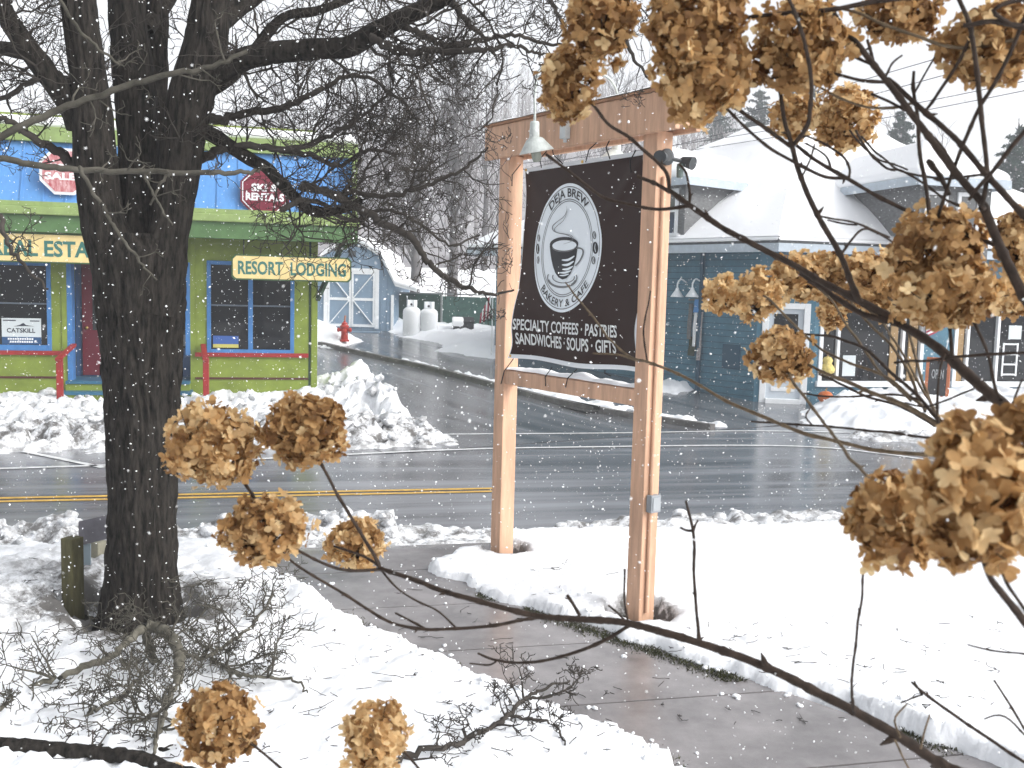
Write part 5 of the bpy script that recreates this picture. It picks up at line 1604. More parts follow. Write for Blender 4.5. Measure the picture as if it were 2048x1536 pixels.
def clothe(limb, rng, out, per_m, lmin, lmax, kids, start=.15, bias=None):
    S_ = smooth_line(limb, 8)
    L = np.concatenate([[0], np.cumsum(np.linalg.norm(np.diff(S_[:, :3], axis=0), axis=1))])
    n = int(per_m * L[-1] * TWIGK)
    for k in range(n):
        u_ = L[-1] * (start + (1 - start) * rng.rand())
        q = np.array([np.interp(u_, L, S_[:, j]) for j in range(4)])
        i = min(np.searchsorted(L, u_), len(S_) - 1)
        t = S_[i, :3] - S_[i - 1, :3]; t /= np.linalg.norm(t) + 1e-9
        side = rng.randn(3); side -= t * np.dot(side, t); side /= np.linalg.norm(side)
        if bias is not None: side = side + bias; side /= np.linalg.norm(side)
        dd = t * .5 + side; dd /= np.linalg.norm(dd)
        ln = lmin + (lmax - lmin) * rng.rand() ** 1.5
        grow(q[:3], dd, ln, min(q[3] * .55, .005 + .008 * ln), 0, rng, out, kids=kids)
rng = np.random.RandomState(11)
out = []
dens = {0: (16, .3, .7), 1: (16, .3, .7), 2: (15, .3, .9), 3: (18, .15, .45), 4: (18, .15, .45), 5: (14, .3, .8), 6: (17, .3, .8), 7: (24, .25, .7), 8: (15, .15, .55), 9: (18, .15, .5), 10: (22, .25, .7), 11: (22, .25, .7), 12: (16, .2, .5), 13: (16, .2, .55), 14: (9, .1, .25), 15: (12, .3, .7), 16: (15, .2, .5), 17: (14, .15, .35), 18: (16, .15, .4), 19: (15, .2, .5), 20: (18, .25, .6)}
for i, l in enumerate(limbs):
    pm, a, b = dens[i]
    clothe(l, rng, out, pm, a, b, (6, 3, 2), .12)
for s_ in stems[:2]:
    clothe(s_, rng, out, 2.2, .2, .5, (5, 3, 2), .45)
clothe(stems[3], rng, out, 4.0, .25, .6, (5, 3, 2), .35, bias=np.array([.8, .2, 0]))
def proj(P):
    d = P - C
    w = d @ _f
    return CX + F_PX * (d @ _r) / w, CY - F_PX * (d @ _u) / w
keep_ = []
for P, R in out:                                           # the crown stops short of the hanging banner
    x_, y_ = proj(P)
    if ((x_ > 1026) & (x_ < 1300) & (y_ > 215)).any(): continue
    keep_.append((P, R))
out = keep_
tubes_mesh("crown", out, TWIG, tree, sides=3)
for l, lo_ in zip(near_limbs, near_objs):
    out = []
    clothe(l, rng, out, 9, .08, .26, (3, 2), .05)
    tubes_mesh("limb", [lo_] + out, TWIGP, tree, sides=6)

# ------------------------------------------------------------------ broken branches lying on the snow
def gl(pts, lift):
    out = []
    for i, q in enumerate(pts):
        l = lift if not isinstance(lift, (list, tuple)) else lift[i]
        p = gp(q[0], q[1], l)
        out.append((p[0], p[1], p[2], q[2] / F_PX * p[1]))
    return out
def fallen(name, label, arms, per_m, lr, kids, seed, material, sides=10, twig=None):
    rng = np.random.RandomState(seed)
    base = arms[0][0]
    rt = thing(name, (base[0], base[1], base[2]), label, "branch", "broken branches lying on the snow")
    tw = []
    for i, a in enumerate(arms):
        S_ = smooth_line(a, 7)
        S_[1:-1, :3] += rng.randn(len(S_) - 2, 3) * (.0025 if material is BARK else .006)
        S_[:, 3] *= (.90 if material is BARK else .66 if sides == 10 else .85) + .05 * rng.randn(len(S_))
        tubes_mesh("limb", [(S_[:, :3], S_[:, 3])], material, rt, sides=sides)
        clothe(a, rng, tw, per_m, lr[0], lr[1], kids, .1, bias=np.array([0, 0, .25]))
    fix = []
    for P, R in tw:
        P = P.copy()
        g = T(P[:, 0], P[:, 1]) + .05
        P[:, 2] = np.maximum(P[:, 2], g)
        P[:, 2] = np.minimum(P[:, 2], g + .5)
        fix.append((P, R))
    tubes_mesh("twigs", fix, twig or TWIG, rt, sides=4)
    return rt
GREYB = mat("grey_lichen_bark", (.17, .16, .13), rough=.9, col2=(.07, .065, .05), vscale=18, bump=.8, bscale=40)
h = .14
arms = [
    gl([(355, 1368, 15), (360, 1327, 17), (352, 1293, 18), (328, 1262, 18), (290, 1253, 16), (260, 1282, 13), (219, 1313, 11), (137, 1347, 10), (68, 1371, 8), (0, 1416, 7), (-40, 1430, 6)], [.12, .2, .24, .27, .28, .24, .18, .14, .1, .08, .06]),
    gl([(355, 1361, 10), (340, 1390, 9), (331, 1419, 8), (318, 1464, 7), (307, 1510, 6)], .1),
    gl([(292, 1262, 13), (301, 1300, 13), (314, 1334, 12), (326, 1370, 10)], [.22, .15, .08, .04]),
    gl([(301, 1341, 8), (273, 1365, 8), (239, 1395, 7), (191, 1416, 6), (167, 1436, 5)], .09),
    gl([(360, 1305, 8), (380, 1312, 7), (420, 1313, 6.5), (461, 1283, 6), (495, 1259, 5), (547, 1190, 3)], .12),
    gl([(420, 1313, 6), (461, 1341, 6), (506, 1354, 5), (581, 1358, 4), (615, 1385, 2.5)], .1),
    gl([(331, 1419, 5), (290, 1440, 4.5), (240, 1450, 4), (215, 1470, 3)], .08),
]
fallen("fallen_branch", "grey forked broken branch lying on snow at the trunk foot", arms, 30, (.10, .36), (5, 3, 2), 5, GREYB, twig=TWIGP)
arms = [gl([(-80, 1488, 20), (20, 1494, 20), (110, 1501, 19), (200, 1508, 17), (270, 1516, 18), (330, 1534, 15), (420, 1556, 12)], .10),
        gl([(150, 1500, 7), (250, 1493, 6), (330, 1502, 5), (400, 1512, 4), (470, 1520, 3)], .06)]
fallen("fallen_branch", "thick dark log-like branch on the snow beside the forked one", arms, 11, (.08, .24), (4, 2, 2), 6, BARK)
arms = [gl([(700, 1556, 8), (756, 1533, 8), (819, 1510, 8), (912, 1487, 7), (975, 1459, 6.5), (1010, 1436, 6), (1049, 1401, 5), (1077, 1381, 4), (1139, 1362, 2.5)], .13),
        gl([(1010, 1436, 4), (1060, 1440, 4), (1110, 1450, 3), (1130, 1490, 2)], .12),
        gl([(1060, 1400, 3), (1110, 1390, 3), (1150, 1370, 2.4), (1165, 1335, 1.8)], .12)]
fallen("fallen_branch", "slender dark branch reaching across the snow onto the wet walk", arms, 19, (.07, .22), (4, 3, 2), 7, TWIG, sides=8)
# litter of broken twigs and berries
rng = np.random.RandomState(21)
lit = []
for k in range(420):
    x, y = rng.rand() * 1250 - 20, 1130 + rng.rand() * 420
    if rng.rand() < .25: x, y = 1300 + rng.rand() * 700, 1250 + rng.rand() * 200
    p = gp(x, y, .03)
    insb = poly_sd(np.array([p[0]]), np.array([p[1]]), bare)[0] < 0
    if insb and rng.rand() < .4: continue
    p[2] = float(near_snow(np.array([p[0]]), np.array([p[1]]))[0]) + .006 if not insb else p[2] - .024
    o_ = []
    a = rng.rand() * 6.28
    grow(p, np.array([math.cos(a), math.sin(a), .0]), .03 + .12 * rng.rand() ** 2, .0016 + .0012 * rng.rand(), 0 if rng.rand() < .3 else 2, rng, o_, kids=(2, 1))
    for P, R in o_:
        P = P.copy(); P[:, 2] = p[2] + (P[:, 2] - p[2]) * .25 + .002
        lit.append((P, R))
tag(tubes_mesh("twig_litter", lit, mat("wet_twig", (.022, .018, .015), rough=.8), None, sides=3), "scattered broken twigs on the snow and the walk", "twigs", None, "stuff")

# ------------------------------------------------------------------ hydrangea bush in the foreground
STEM = mat("hydrangea_stem", (.034, .023, .017), rough=.75, spec=.2, var=.45, vscale=60, stretch=(1, 1, 1))
STEMP = mat("hydrangea_pale_stem", (.11, .08, .05), rough=.75, spec=.2, var=.35, vscale=50)
bush = thing("hydrangea_bush", (1.9, 1.7, LAWN - .1), "leafless hydrangea bush with dried tan flower heads, close by", "bush")
def petal_mat():
    m = bpy.data.materials.new("dried_petal")
    m.use_nodes = True
    nt = m.node_tree
    nt.nodes.clear()
    out = nt.nodes.new("ShaderNodeOutputMaterial")
    pr = nt.nodes.new("ShaderNodeBsdfPrincipled")
    tr = nt.nodes.new("ShaderNodeBsdfTranslucent")
    mx = nt.nodes.new("ShaderNodeMixShader"); mx.inputs[0].default_value = .5
    at_ = nt.nodes.new("ShaderNodeAttribute"); at_.attribute_name = "tone"
    r = nt.nodes.new("ShaderNodeValToRGB")
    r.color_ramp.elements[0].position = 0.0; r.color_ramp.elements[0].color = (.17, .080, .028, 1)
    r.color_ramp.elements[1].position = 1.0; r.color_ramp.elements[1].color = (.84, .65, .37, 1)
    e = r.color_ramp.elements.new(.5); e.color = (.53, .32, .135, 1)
    nt.links.new(at_.outputs["Fac"], r.inputs[0])
    tc = nt.nodes.new("ShaderNodeTexCoord")
    n = nt.nodes.new("ShaderNodeTexNoise"); n.inputs["Scale"].default_value = 90; n.inputs["Detail"].default_value = 4
    nt.links.new(tc.outputs["Object"], n.inputs["Vector"])
    mr = nt.nodes.new("ShaderNodeMapRange"); mr.inputs[3].default_value = .72; mr.inputs[4].default_value = 1.2
    nt.links.new(n.outputs["Fac"], mr.inputs[0])
    mul = nt.nodes.new("ShaderNodeMix"); mul.data_type = 'RGBA'; mul.blend_type = 'MULTIPLY'; mul.inputs["Factor"].default_value = 1
    nt.links.new(r.outputs[0], mul.inputs[6]); nt.links.new(mr.outputs[0], mul.inputs[7])
    pr.inputs["Roughness"].default_value = .65
    pr.inputs["Specular IOR Level"].default_value = .25
    nt.links.new(mul.outputs[2], pr.inputs["Base Color"]); nt.links.new(mul.outputs[2], tr.inputs["Color"])
    nt.links.new(pr.outputs[0], mx.inputs[1]); nt.links.new(tr.outputs[0], mx.inputs[2]); nt.links.new(mx.outputs[0], out.inputs[0])
    return m
PETAL = petal_mat()
# petal template, 4 x 4 grid: along u 0..1, across -1..1
_pu = np.array([0, .22, .5, .78, 1.0]); _pw = np.array([.10, .34, .50, .46, .16])
_pv = np.array([-1, -.35, .35, 1])
def flower_head(c, R, seed, n=None, tone=.5, petal=.021, stem_dir=None, gaps=0.0):
    """c centre, R (x, z, depth) half sizes in metres"""
    rng = np.random.RandomState(seed)
    rx, rz, ry = R
    area = 4 * math.pi * ((rx * rz) ** 1.6 / 3 + (rx * ry) ** 1.6 / 3 + (rz * ry) ** 1.6 / 3) ** (1 / 1.6)
    petal *= .72
    rx, rz, ry = rx * 1.0, rz * 1.0, ry * 1.0
    area *= 1.1
    n = n or int(area / (petal * petal * .92))
    cen, nor, tn = [], [], []
    for i in range(n):
        d = rng.randn(3); d /= np.linalg.norm(d)
        lump = 1 + .30 * float(fbm(d[0] * 2 + seed, d[1] * 2, d[2] * 2 + 3, 2))
        if gaps and float(vnoise(d[0] * 2.2 + seed * 3, d[1] * 2.2, d[2] * 2.2)) > 1 - gaps: continue
        k = lump * (.58 + .44 * rng.rand() ** .6) * (1.12 if rng.rand() < .06 else 1)
        cen.append(d * np.array([rx, ry, rz]) * k)
        nn = d / np.array([rx, ry, rz]); nn /= np.linalg.norm(nn)
        nn = nn + rng.randn(3) * .58; nn /= np.linalg.norm(nn)
        nor.append(nn)
        tn.append(np.clip(tone + .24 * rng.randn() + .22 * (k - .9) - .22 * float(vnoise(d[0] * 1.5 + seed, d[1] * 1.5, d[2] * 1.5)), 0, 1))  # petals darken inwards: shade inside the head put into their tone
    cen, nor, tn = np.array(cen), np.array(nor), np.array(tn)
    n = len(cen)
    X = np.cross(nor, rng.randn(n, 3)); X /= np.linalg.norm(X, axis=1)[:, None]
    Y = np.cross(nor, X)
    vs, ts = [], []
    for k in range(4):
        a = k * math.pi / 2 + rng.randn(n) * .18
        dirv = X * np.cos(a)[:, None] + Y * np.sin(a)[:, None]
        lat = np.cross(nor, dirv)
        ln = petal * (.75 + .5 * rng.rand(n))
        wd = ln * (.68 + .3 * rng.rand(n))
        cup = (.15 + .55 * rng.rand(n)) * rng.choice([1, 1, -.6], n)
        curl = .1 + .42 * rng.randn(n)
        roll = .3 * rng.randn(n)
        U, Vv = np.meshgrid(_pu, _pv, indexing='ij')
        W = np.interp(U, _pu, _pw) * Vv
        for_u = U[None] * ln[:, None, None]
        for_w = W[None] * wd[:, None, None]
        hgt = ln[:, None, None] * (cup[:, None, None] * (U[None] ** 1.6) * .5 + curl[:, None, None] * (Vv[None] ** 2) * .28 * U[None] + roll[:, None, None] * Vv[None] * U[None] * .35)
        P = cen[:, None, None] + dirv[:, None, None] * for_u[..., None] + lat[:, None, None] * for_w[..., None] + nor[:, None, None] * hgt[..., None]
        vs.append(P.reshape(-1, 3)); ts.append(np.repeat(np.clip(tn + .08 * rng.randn(n), 0, 1), 20))
    V = np.concatenate(vs) + np.asarray(c); tt = np.concatenate(ts)
    q = np.array([(i * 4 + j, i * 4 + j + 1, (i + 1) * 4 + j + 1, (i + 1) * 4 + j) for i in range(4) for j in range(3)])
    F = (q[None] + (np.arange(n * 4) * 20)[:, None, None]).reshape(-1, 4)
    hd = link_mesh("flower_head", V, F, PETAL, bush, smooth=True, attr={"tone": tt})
    # fine branching stalks inside
    ln = []
    base = np.asarray(c) + (np.asarray(stem_dir) if stem_dir is not None else np.array([0, 0, -.6 * rz]))
    for i in range(0, n, 9):
        p1 = np.asarray(c) + cen[i]
        mid = (base + p1) / 2 + rng.randn(3) * rx * .08
        ln.append((smooth_line([base, mid, p1], 3), np.linspace(.0017, .0008, 7)))
    tubes_mesh("stalks", ln, STEM, hd, sides=3)
    return hd
HEADS = [  # px, py, rx, ry (pixels), depth, tone, petal length
    (425, 893, 92, 82, 1.95, .62, .019), (612, 858, 84, 72, 1.95, .42, .019), (530, 1056, 82, 70, 1.9, .52, .0185), (716, 1088, 54, 48, 2.3, .62, .018),
    (437, 1452, 80, 74, 1.8, .45, .018), (747, 1475, 66, 70, 1.75, .72, .017),
    (1202, 42, 66, 80, 1.75, .40, .018), (1137, 165, 54, 62, 1.85, .40, .018), (1382, 42, 86, 84, 1.65, .34, .019), (1402, 142, 84, 92, 1.7, .52, .019),
    (1602, 92, 84, 88, 1.7, .42, .019), (1585, 236, 38, 42, 2.3, .55, .018), (1688, 236, 56, 56, 2.2, .55, .017), (1795, 30, 72, 44, 1.8, .40, .018), (1980, 92, 84, 72, 1.65, .45, .018),
    (1880, 500, 88, 78, 1.65, .40, .018), (1895, 590, 96, 62, 1.62, .46, .018),
    (1446, 590, 38, 34, 2.5, .78, .018), (1515, 592, 46, 48, 2.4, .72, .018), (1600, 558, 58, 46, 2.5, .70, .018), (1662, 545, 40, 38, 2.5, .68, .018), (1735, 545, 52, 42, 2.45, .66, .018), (1690, 580, 46, 40, 2.6, .5, .018),
    (1665, 630, 28, 28, 2.7, .62, .016), (1565, 712, 58, 54, 2.1, .55, .018), (1770, 590, 46, 44, 2.5, .52, .018),
    (2036, 480, 40, 66, 2.0, .55, .018), (2012, 590, 48, 40, 2.3, .66, .018),
    (1780, 1044, 84, 92, 1.25, .45, .019), (1955, 1010, 118, 125, 1.02, .55, .020), (1950, 900, 86, 70, 1.06, .5, .020), (2040, 930, 60, 110, 1.06, .35, .020), (2040, 40, 60, 50, 1.8, .42, .018),
]
for i, (x, y, rx, ry, d, tone, pl) in enumerate(HEADS):
    c = at(x, y, d)
    k = d / F_PX
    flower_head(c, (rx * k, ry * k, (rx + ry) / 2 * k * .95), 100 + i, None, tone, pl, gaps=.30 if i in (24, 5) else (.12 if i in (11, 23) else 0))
STEMS = [  # (pixels with radius), depth from, depth to, pale
    ([(2120, 1590, 17), (2000, 1552, 16), (1892, 1532, 15), (1709, 1422, 13), (1553, 1345, 11.5), (1396, 1287, 10.5), (1248, 1244, 9.5), (1084, 1233, 8), (951, 1201, 7), (881, 1180, 6.5), (811, 1155, 6), (760, 1137, 6)], 1.45, 1.95, 0),
    ([(760, 1137, 5.5), (742, 1100, 5), (700, 1030, 4.5), (660, 962, 4.2), (628, 905, 4)], 1.95, 1.95, 0),
    ([(760, 1137, 4.5), (700, 1140, 4.2), (648, 1128, 4), (590, 1097, 3.8), (560, 1075, 3)], 1.95, 1.9, 0),
    ([(758, 1134, 3.6), (725, 1113, 3.4), (667, 1093, 3)], 1.95, 2.0, 0),
    ([(1084, 1233, 5), (990, 1252, 4.6), (915, 1256, 4.4), (840, 1258, 4.2), (770, 1240, 4), (690, 1190, 3.8), (580, 1117, 3.4), (545, 1080, 3)], 1.86, 1.9, 0),
    ([(760, 1139, 3), (795, 1178, 2.6), (834, 1203, 2.6), (873, 1221, 2.4), (912, 1254, 2.4)], 1.95, 1.89, 0),
    ([(850, 1257, 3), (800, 1232, 3), (790, 1227, 2.6)], 1.89, 1.92, 0),
    ([(1260, 1250, 5), (1186, 1291, 4.6), (1108, 1317, 4.2), (1049, 1326, 3.8), (990, 1321, 3.4), (955, 1307, 3)], 1.79, 1.9, 0),
    ([(990, 1321, 2.6), (975, 1328, 2.4), (938, 1326, 2)], 1.89, 1.92, 0),
    ([(1397, 1288, 5), (1392, 1240, 4.4), (1390, 1195, 4), (1387, 1140, 4), (1389, 1094, 4), (1386, 1059, 4), (1379, 1030, 3.4), (1372, 1002, 3)], 1.74, 1.8, 0),
    ([(1386, 1061, 3.4), (1372, 1061, 3.4), (1359, 1055, 3)], 1.79, 1.8, 0), ([(1387, 1062, 3.4), (1391, 1050, 3), (1397, 1040, 2.4)], 1.79, 1.8, 0),
    ([(1711, 1424, 4.6), (1704, 1380, 4), (1703, 1344, 3.6), (1713, 1254, 3.6), (1723, 1203, 3.6), (1730, 1137, 3.2), (1745, 1090, 3)], 1.58, 1.35, 0),
    ([(1260, 1249, 3.4), (1248, 1198, 3), (1250, 1139, 2.6)], 1.79, 1.85, 0), ([(1159, 1232, 5), (1145, 1208, 4.4), (1133, 1190, 4)], 1.83, 1.85, 0), ([(1256, 1246, 3), (1232, 1222, 3), (1216, 1209, 2.6)], 1.79, 1.8, 0),
    ([(2120, 885, 17), (2050, 842, 16), (1966, 778, 14.5), (1899, 718, 13), (1857, 684, 12), (1797, 646, 11), (1715, 597, 10), (1640, 560, 8.5), (1599, 537, 8), (1467, 466, 7.5), (1377, 410, 7), (1336, 380, 6)], 1.55, 1.95, 0),
    ([(1337, 382, 5.5), (1330, 343, 5), (1297, 308, 4.6), (1262, 276, 4.4), (1219, 249, 4.2), (1190, 214, 4), (1163, 188, 3.6), (1140, 165, 3)], 1.95, 1.86, 0),
    ([(1340, 384, 5.5), (1310, 366, 5), (1273, 351, 4.6)], 1.95, 2.0, 0),
    ([(1377, 411, 5), (1350, 414, 4.5), (1316, 416, 4.2), (1265, 409, 4), (1206, 393, 4), (1128, 335, 3.8), (1093, 307, 3.4)], 1.93, 2.05, 0),
    ([(1378, 408, 3.8), (1380, 385, 3.5), (1374, 345, 3.2), (1359, 326, 3)], 1.93, 1.95, 0),
    ([(1797, 648, 8), (1722, 624, 7.5), (1655, 582, 7), (1600, 545, 6)], 1.72, 1.86, 0),
    ([(1720, 602, 8), (1712, 588, 8), (1681, 511, 7.5), (1636, 432, 7), (1599, 350, 6.5), (1584, 291, 6), (1569, 232, 5.2), (1559, 147, 5), (1565, 110, 4)], 1.76, 1.72, 0),
    ([(1585, 292, 6), (1606, 265, 5.6), (1617, 239, 5.4), (1624, 164, 5), (1610, 89, 5), (1576, 0, 4.6), (1560, -40, 4)], 1.74, 1.55, 0),
    ([(1583, 294, 5.5), (1530, 256, 5.2), (1460, 208, 5), (1426, 185, 4.6), (1400, 160, 4)], 1.74, 1.7, 0),
    ([(1989, 489, 6), (1899, 459, 5.6), (1820, 425, 5.4), (1696, 357, 5), (1640, 325, 4.6), (1592, 292, 4.4)], 1.62, 1.75, 0),
    ([(1696, 357, 4.6), (1650, 356, 4.4), (1597, 331, 4.2), (1528, 290, 4), (1460, 222, 3.8), (1429, 185, 3.4)], 1.74, 1.72, 0),
    ([(1692, 354, 4), (1660, 336, 3.8), (1625, 316, 3.4)], 1.75, 1.8, 0), ([(1698, 355, 3.4), (1700, 338, 3.2), (1690, 315, 3), (1655, 290, 2.8), (1612, 272, 2.4)], 1.75, 1.9, 0),
    ([(1664, 342, 2.6), (1656, 318, 2.6), (1640, 303, 2.4), (1612, 287, 2.2)], 1.78, 1.85, 0), ([(1604, 352, 2.6), (1620, 320, 2.6), (1631, 290, 2.2)], 1.75, 1.85, 0),
    ([(1600, -60, 6), (1631, 0, 6.5), (1671, 43, 7), (1714, 88, 7.5), (1754, 136, 8), (1789, 179, 8), (1834, 241, 8.5), (1888, 316, 9), (1935, 372, 10), (1966, 408, 11), (1992, 470, 12), (2048, 586, 13), (2110, 700, 14)], 1.75, 1.5, 0),
    ([(1640, -40, 5), (1658, 0, 5), (1672, 28, 5.4), (1690, 58, 5.6)], 1.8, 1.72, 0),
    ([(1773, 158, 6), (1821, 201, 6.5), (1875, 246, 7), (1928, 297, 7.5), (1971, 348, 8), (2035, 415, 9), (2110, 480, 10)], 1.69, 1.5, 0),
    ([(1900, -50, 5), (1917, 0, 5.4), (1939, 54, 5.6), (1955, 134, 6), (1966, 241, 6), (1976, 334, 6), (1968, 401, 6), (1962, 418, 6)], 1.6, 1.55, 0),
    ([(2100, 215, 6), (2048, 262, 5.6), (1982, 343, 5.4), (1955, 375, 5), (1938, 398, 4.6)], 1.5, 1.58, 0),
    ([(2070, 0, 5), (2048, 45, 5), (2024, 102, 5), (1987, 171, 5), (1955, 222, 5), (1917, 316, 4.8), (1883, 409, 4.5), (1868, 470, 4)], 1.5, 1.64, 0),
    ([(1948, 60, 4.4), (1926, 105, 4.4), (1901, 147, 4.2), (1870, 195, 4), (1848, 224, 4)], 1.6, 1.68, 0),
    ([(2090, -8, 7), (2048, -4, 6.5), (1900, -6, 6.4), (1750, 3, 6.2), (1677, 14, 6), (1597, 24, 5.6), (1530, 32, 5), (1477, 38, 4.6)], 1.6, 1.7, 0),
    ([(2080, 66, 5), (2048, 75, 5), (1955, 93, 4.6), (1888, 91, 4.4), (1834, 75, 4.2), (1768, 51, 4), (1720, 28, 3.6), (1687, 19, 3.2)], 1.58, 1.7, 1),
    ([(2100, 60, 8), (2048, 55, 7), (1985, 42, 6), (1940, 48, 6), (1925, 50, 6)], 1.5, 1.52, 0),
    ([(2110, 10, 6), (2048, -2, 6), (1990, 20, 5), (2020, 46, 5)], 1.5, 1.5, 0),
    ([(1773, 164, 4.6), (1740, 163, 4.4), (1714, 160, 4.2), (1666, 147, 3.8), (1640, 130, 3.4)], 1.69, 1.72, 0),
    ([(1825, 205, 3.4), (1800, 212, 3.4), (1781, 214, 3.4), (1727, 211, 3.2), (1660, 187, 3), (1602, 152, 2.8)], 1.67, 1.75, 1),
    ([(1860, 440, 5.6), (1856, 388, 5.4), (1840, 294, 5), (1834, 235, 4.8), (1825, 182, 4.4), (1826, 142, 4)], 1.64, 1.68, 0),
    ([(1749, 128, 4), (1742, 103, 4), (1733, 78, 3.6)], 1.7, 1.75, 0), ([(1773, 150, 3), (1786, 126, 2.8), (1805, 110, 2.4)], 1.69, 1.74, 0), ([(1830, 186, 2.6), (1848, 150, 2.4), (1872, 112, 2.2)], 1.67, 1.7, 0),
    ([(1812, 222, 3.6), (1780, 205, 3.4), (1741, 187, 3.2)], 1.68, 1.72, 0), ([(1745, 128, 4), (1720, 118, 4), (1697, 104, 3.6)], 1.71, 1.73, 0),
    ([(1942, 380, 5), (1905, 330, 4.8), (1880, 290, 4.4), (1862, 270, 4.2), (1905, 245, 0.1)][:4], 1.6, 1.68, 0),
    ([(1898, 388, 6), (1880, 350, 6), (1868, 335, 8), (1862, 325, 9), (1858, 322, 6)], 1.62, 1.64, 0),
    ([(1712, 262, 3.2), (1735, 300, 3.2), (1772, 338, 3), (1800, 342, 3), (1850, 370, 3.2), (1890, 400, 3.4), (1950, 425, 3.6)], 2.1, 1.7, 0),
    ([(1722, 272, 2.6), (1760, 310, 2.6), (1800, 340, 2.6), (1880, 356, 3), (1940, 350, 3.2), (1966, 350, 3.4)], 2.1, 1.65, 0),
    ([(1700, 260, 2.6), (1720, 285, 2.6), (1755, 318, 2.4), (1790, 330, 2.4), (1815, 338, 2.2)], 2.15, 1.9, 0),
    ([(1960, 940, 8), (1886, 857, 7), (1830, 820, 6.4), (1788, 801, 6), (1742, 785, 5.4), (1690, 762, 5), (1660, 749, 4.4), (1634, 739, 3.8), (1590, 718, 3)], 1.6, 2.1, 1),
    ([(1889, 855, 5), (1830, 788, 4.6), (1784, 746, 4.4), (1732, 697, 4), (1674, 677, 3.6), (1628, 671, 3), (1540, 658, 2.6)], 1.65, 2.3, 0),
    ([(1850, 822, 4), (1837, 800, 4), (1814, 742, 4), (1781, 687, 3.6), (1739, 648, 3.4), (1706, 609, 3), (1690, 585, 3)], 1.7, 2.5, 1),
    ([(1845, 815, 4), (1820, 791, 4), (1771, 752, 3.6), (1690, 720, 3.4), (1628, 687, 3.2), (1543, 602, 3), (1520, 590, 3)], 1.75, 2.4, 1),
    ([(1870, 850, 4), (1800, 812, 3.6), (1730, 790, 3.4), (1670, 762, 3), (1640, 748, 2.6)], 1.75, 2.1, 0),
    ([(1880, 850, 4), (1855, 790, 4), (1832, 720, 3.8), (1815, 660, 3.6), (1790, 610, 3.4), (1770, 590, 3)], 1.68, 2.5, 1),
    ([(1840, 800, 3), (1790, 790, 3), (1720, 791, 2.8), (1650, 792, 2.6), (1600, 786, 2.2)], 1.8, 2.0, 0),
    ([(1902, 722, 5.4), (1899, 690, 5), (1896, 640, 5), (1893, 580, 4.6)], 1.6, 1.63, 0),
    ([(2090, 700, 4), (2048, 704, 4), (1960, 711, 4), (1902, 716, 4)], 1.5, 1.6, 0), ([(1900, 716, 3.6), (1850, 722, 3.4), (1820, 722, 3.2), (1788, 724, 2.8)], 1.6, 1.66, 0),
    ([(2000, 800, 4.4), (1990, 775, 4.2), (1977, 710, 4), (1954, 654, 3.8), (1940, 620, 3.4)], 1.55, 1.62, 0),
    ([(1990, 915, 6), (1940, 912, 5.6), (1880, 910, 5.4), (1767, 902, 5.2), (1693, 886, 5), (1608, 866, 5), (1537, 837, 4.8), (1462, 808, 4.4), (1400, 772, 4), (1348, 743, 3.8), (1293, 723, 3.6), (1260, 712, 3), (1216, 675, 2.8), (1182, 628, 2.6), (1149, 586, 2.2), (1132, 566, 1.8)], 1.5, 2.6, 1),
    ([(1293, 723, 2.8), (1268, 720, 2.8), (1238, 708, 2.6), (1185, 705, 2.2)], 2.38, 2.45, 1), ([(1293, 722, 2.6), (1289, 690, 2.4), (1289, 655, 2.2), (1297, 611, 2), (1300, 580, 1.6)], 2.38, 2.5, 0),
    ([(1575, 740, 4), (1589, 765, 4), (1621, 811, 4), (1657, 857, 4), (1690, 901, 4.2), (1720, 940, 4.4), (1760, 985, 4.4)], 2.1, 1.3, 1),
    ([(1900, 880, 4), (1846, 873, 3.6), (1765, 863, 3.4), (1706, 857, 3.2), (1625, 850, 3), (1560, 846, 2.8), (1504, 842, 2.4)], 1.6, 2.0, 0), ([(1625, 850, 2.4), (1610, 832, 2.2), (1618, 815, 1.8)], 1.85, 1.9, 0),
    ([(1880, 950, 4), (1874, 910, 3.6), (1876, 850, 3.4), (1874, 800, 3.4), (1880, 742, 3), (1890, 710, 2.8)], 1.5, 1.6, 0),
    ([(2100, 1310, 12), (2048, 1240, 11), (2010, 1195, 10), (1975, 1150, 9), (1955, 1080, 7)], 1.05, 1.03, 0),
    ([(2080, 1260, 6), (2040, 1200, 5), (2015, 1160, 5), (2000, 1120, 4)], 1.05, 1.05, 0),
    ([(2090, 1560, 5), (2048, 1523, 4.6), (1932, 1445, 4.2), (1846, 1387, 3.8), (1822, 1367, 3)], 1.5, 1.6, 0), ([(1846, 1388, 3), (1838, 1375, 2.6), (1830, 1362, 2.2)], 1.58, 1.6, 0), ([(1846, 1388, 2.8), (1825, 1395, 2.4), (1803, 1404, 2)], 1.58, 1.6, 0),
    ([(2075, 1500, 3.6), (2048, 1461, 3.4), (2015, 1405, 3.2), (1986, 1359, 2.6)], 1.5, 1.55, 0), ([(2090, 1320, 3), (2048, 1307, 2.8), (2000, 1304, 2.6), (1965, 1298, 2.4), (1933, 1289, 2)], 1.4, 1.5, 0),
    ([(2060, 1480, 2.6), (2020, 1440, 2.6), (1995, 1432, 2.4), (1970, 1440, 2)], 1.5, 1.52, 0),
    ([(1800, 1475, 3), (1790, 1440, 2.6), (1815, 1410, 2.4)], 1.54, 1.58, 1), ([(1840, 1500, 3), (1850, 1460, 2.6), (1858, 1430, 2.2)], 1.52, 1.55, 1), ([(1790, 1480, 3), (1810, 1520, 2.6), (1825, 1545, 2.4)], 1.52, 1.5, 1),
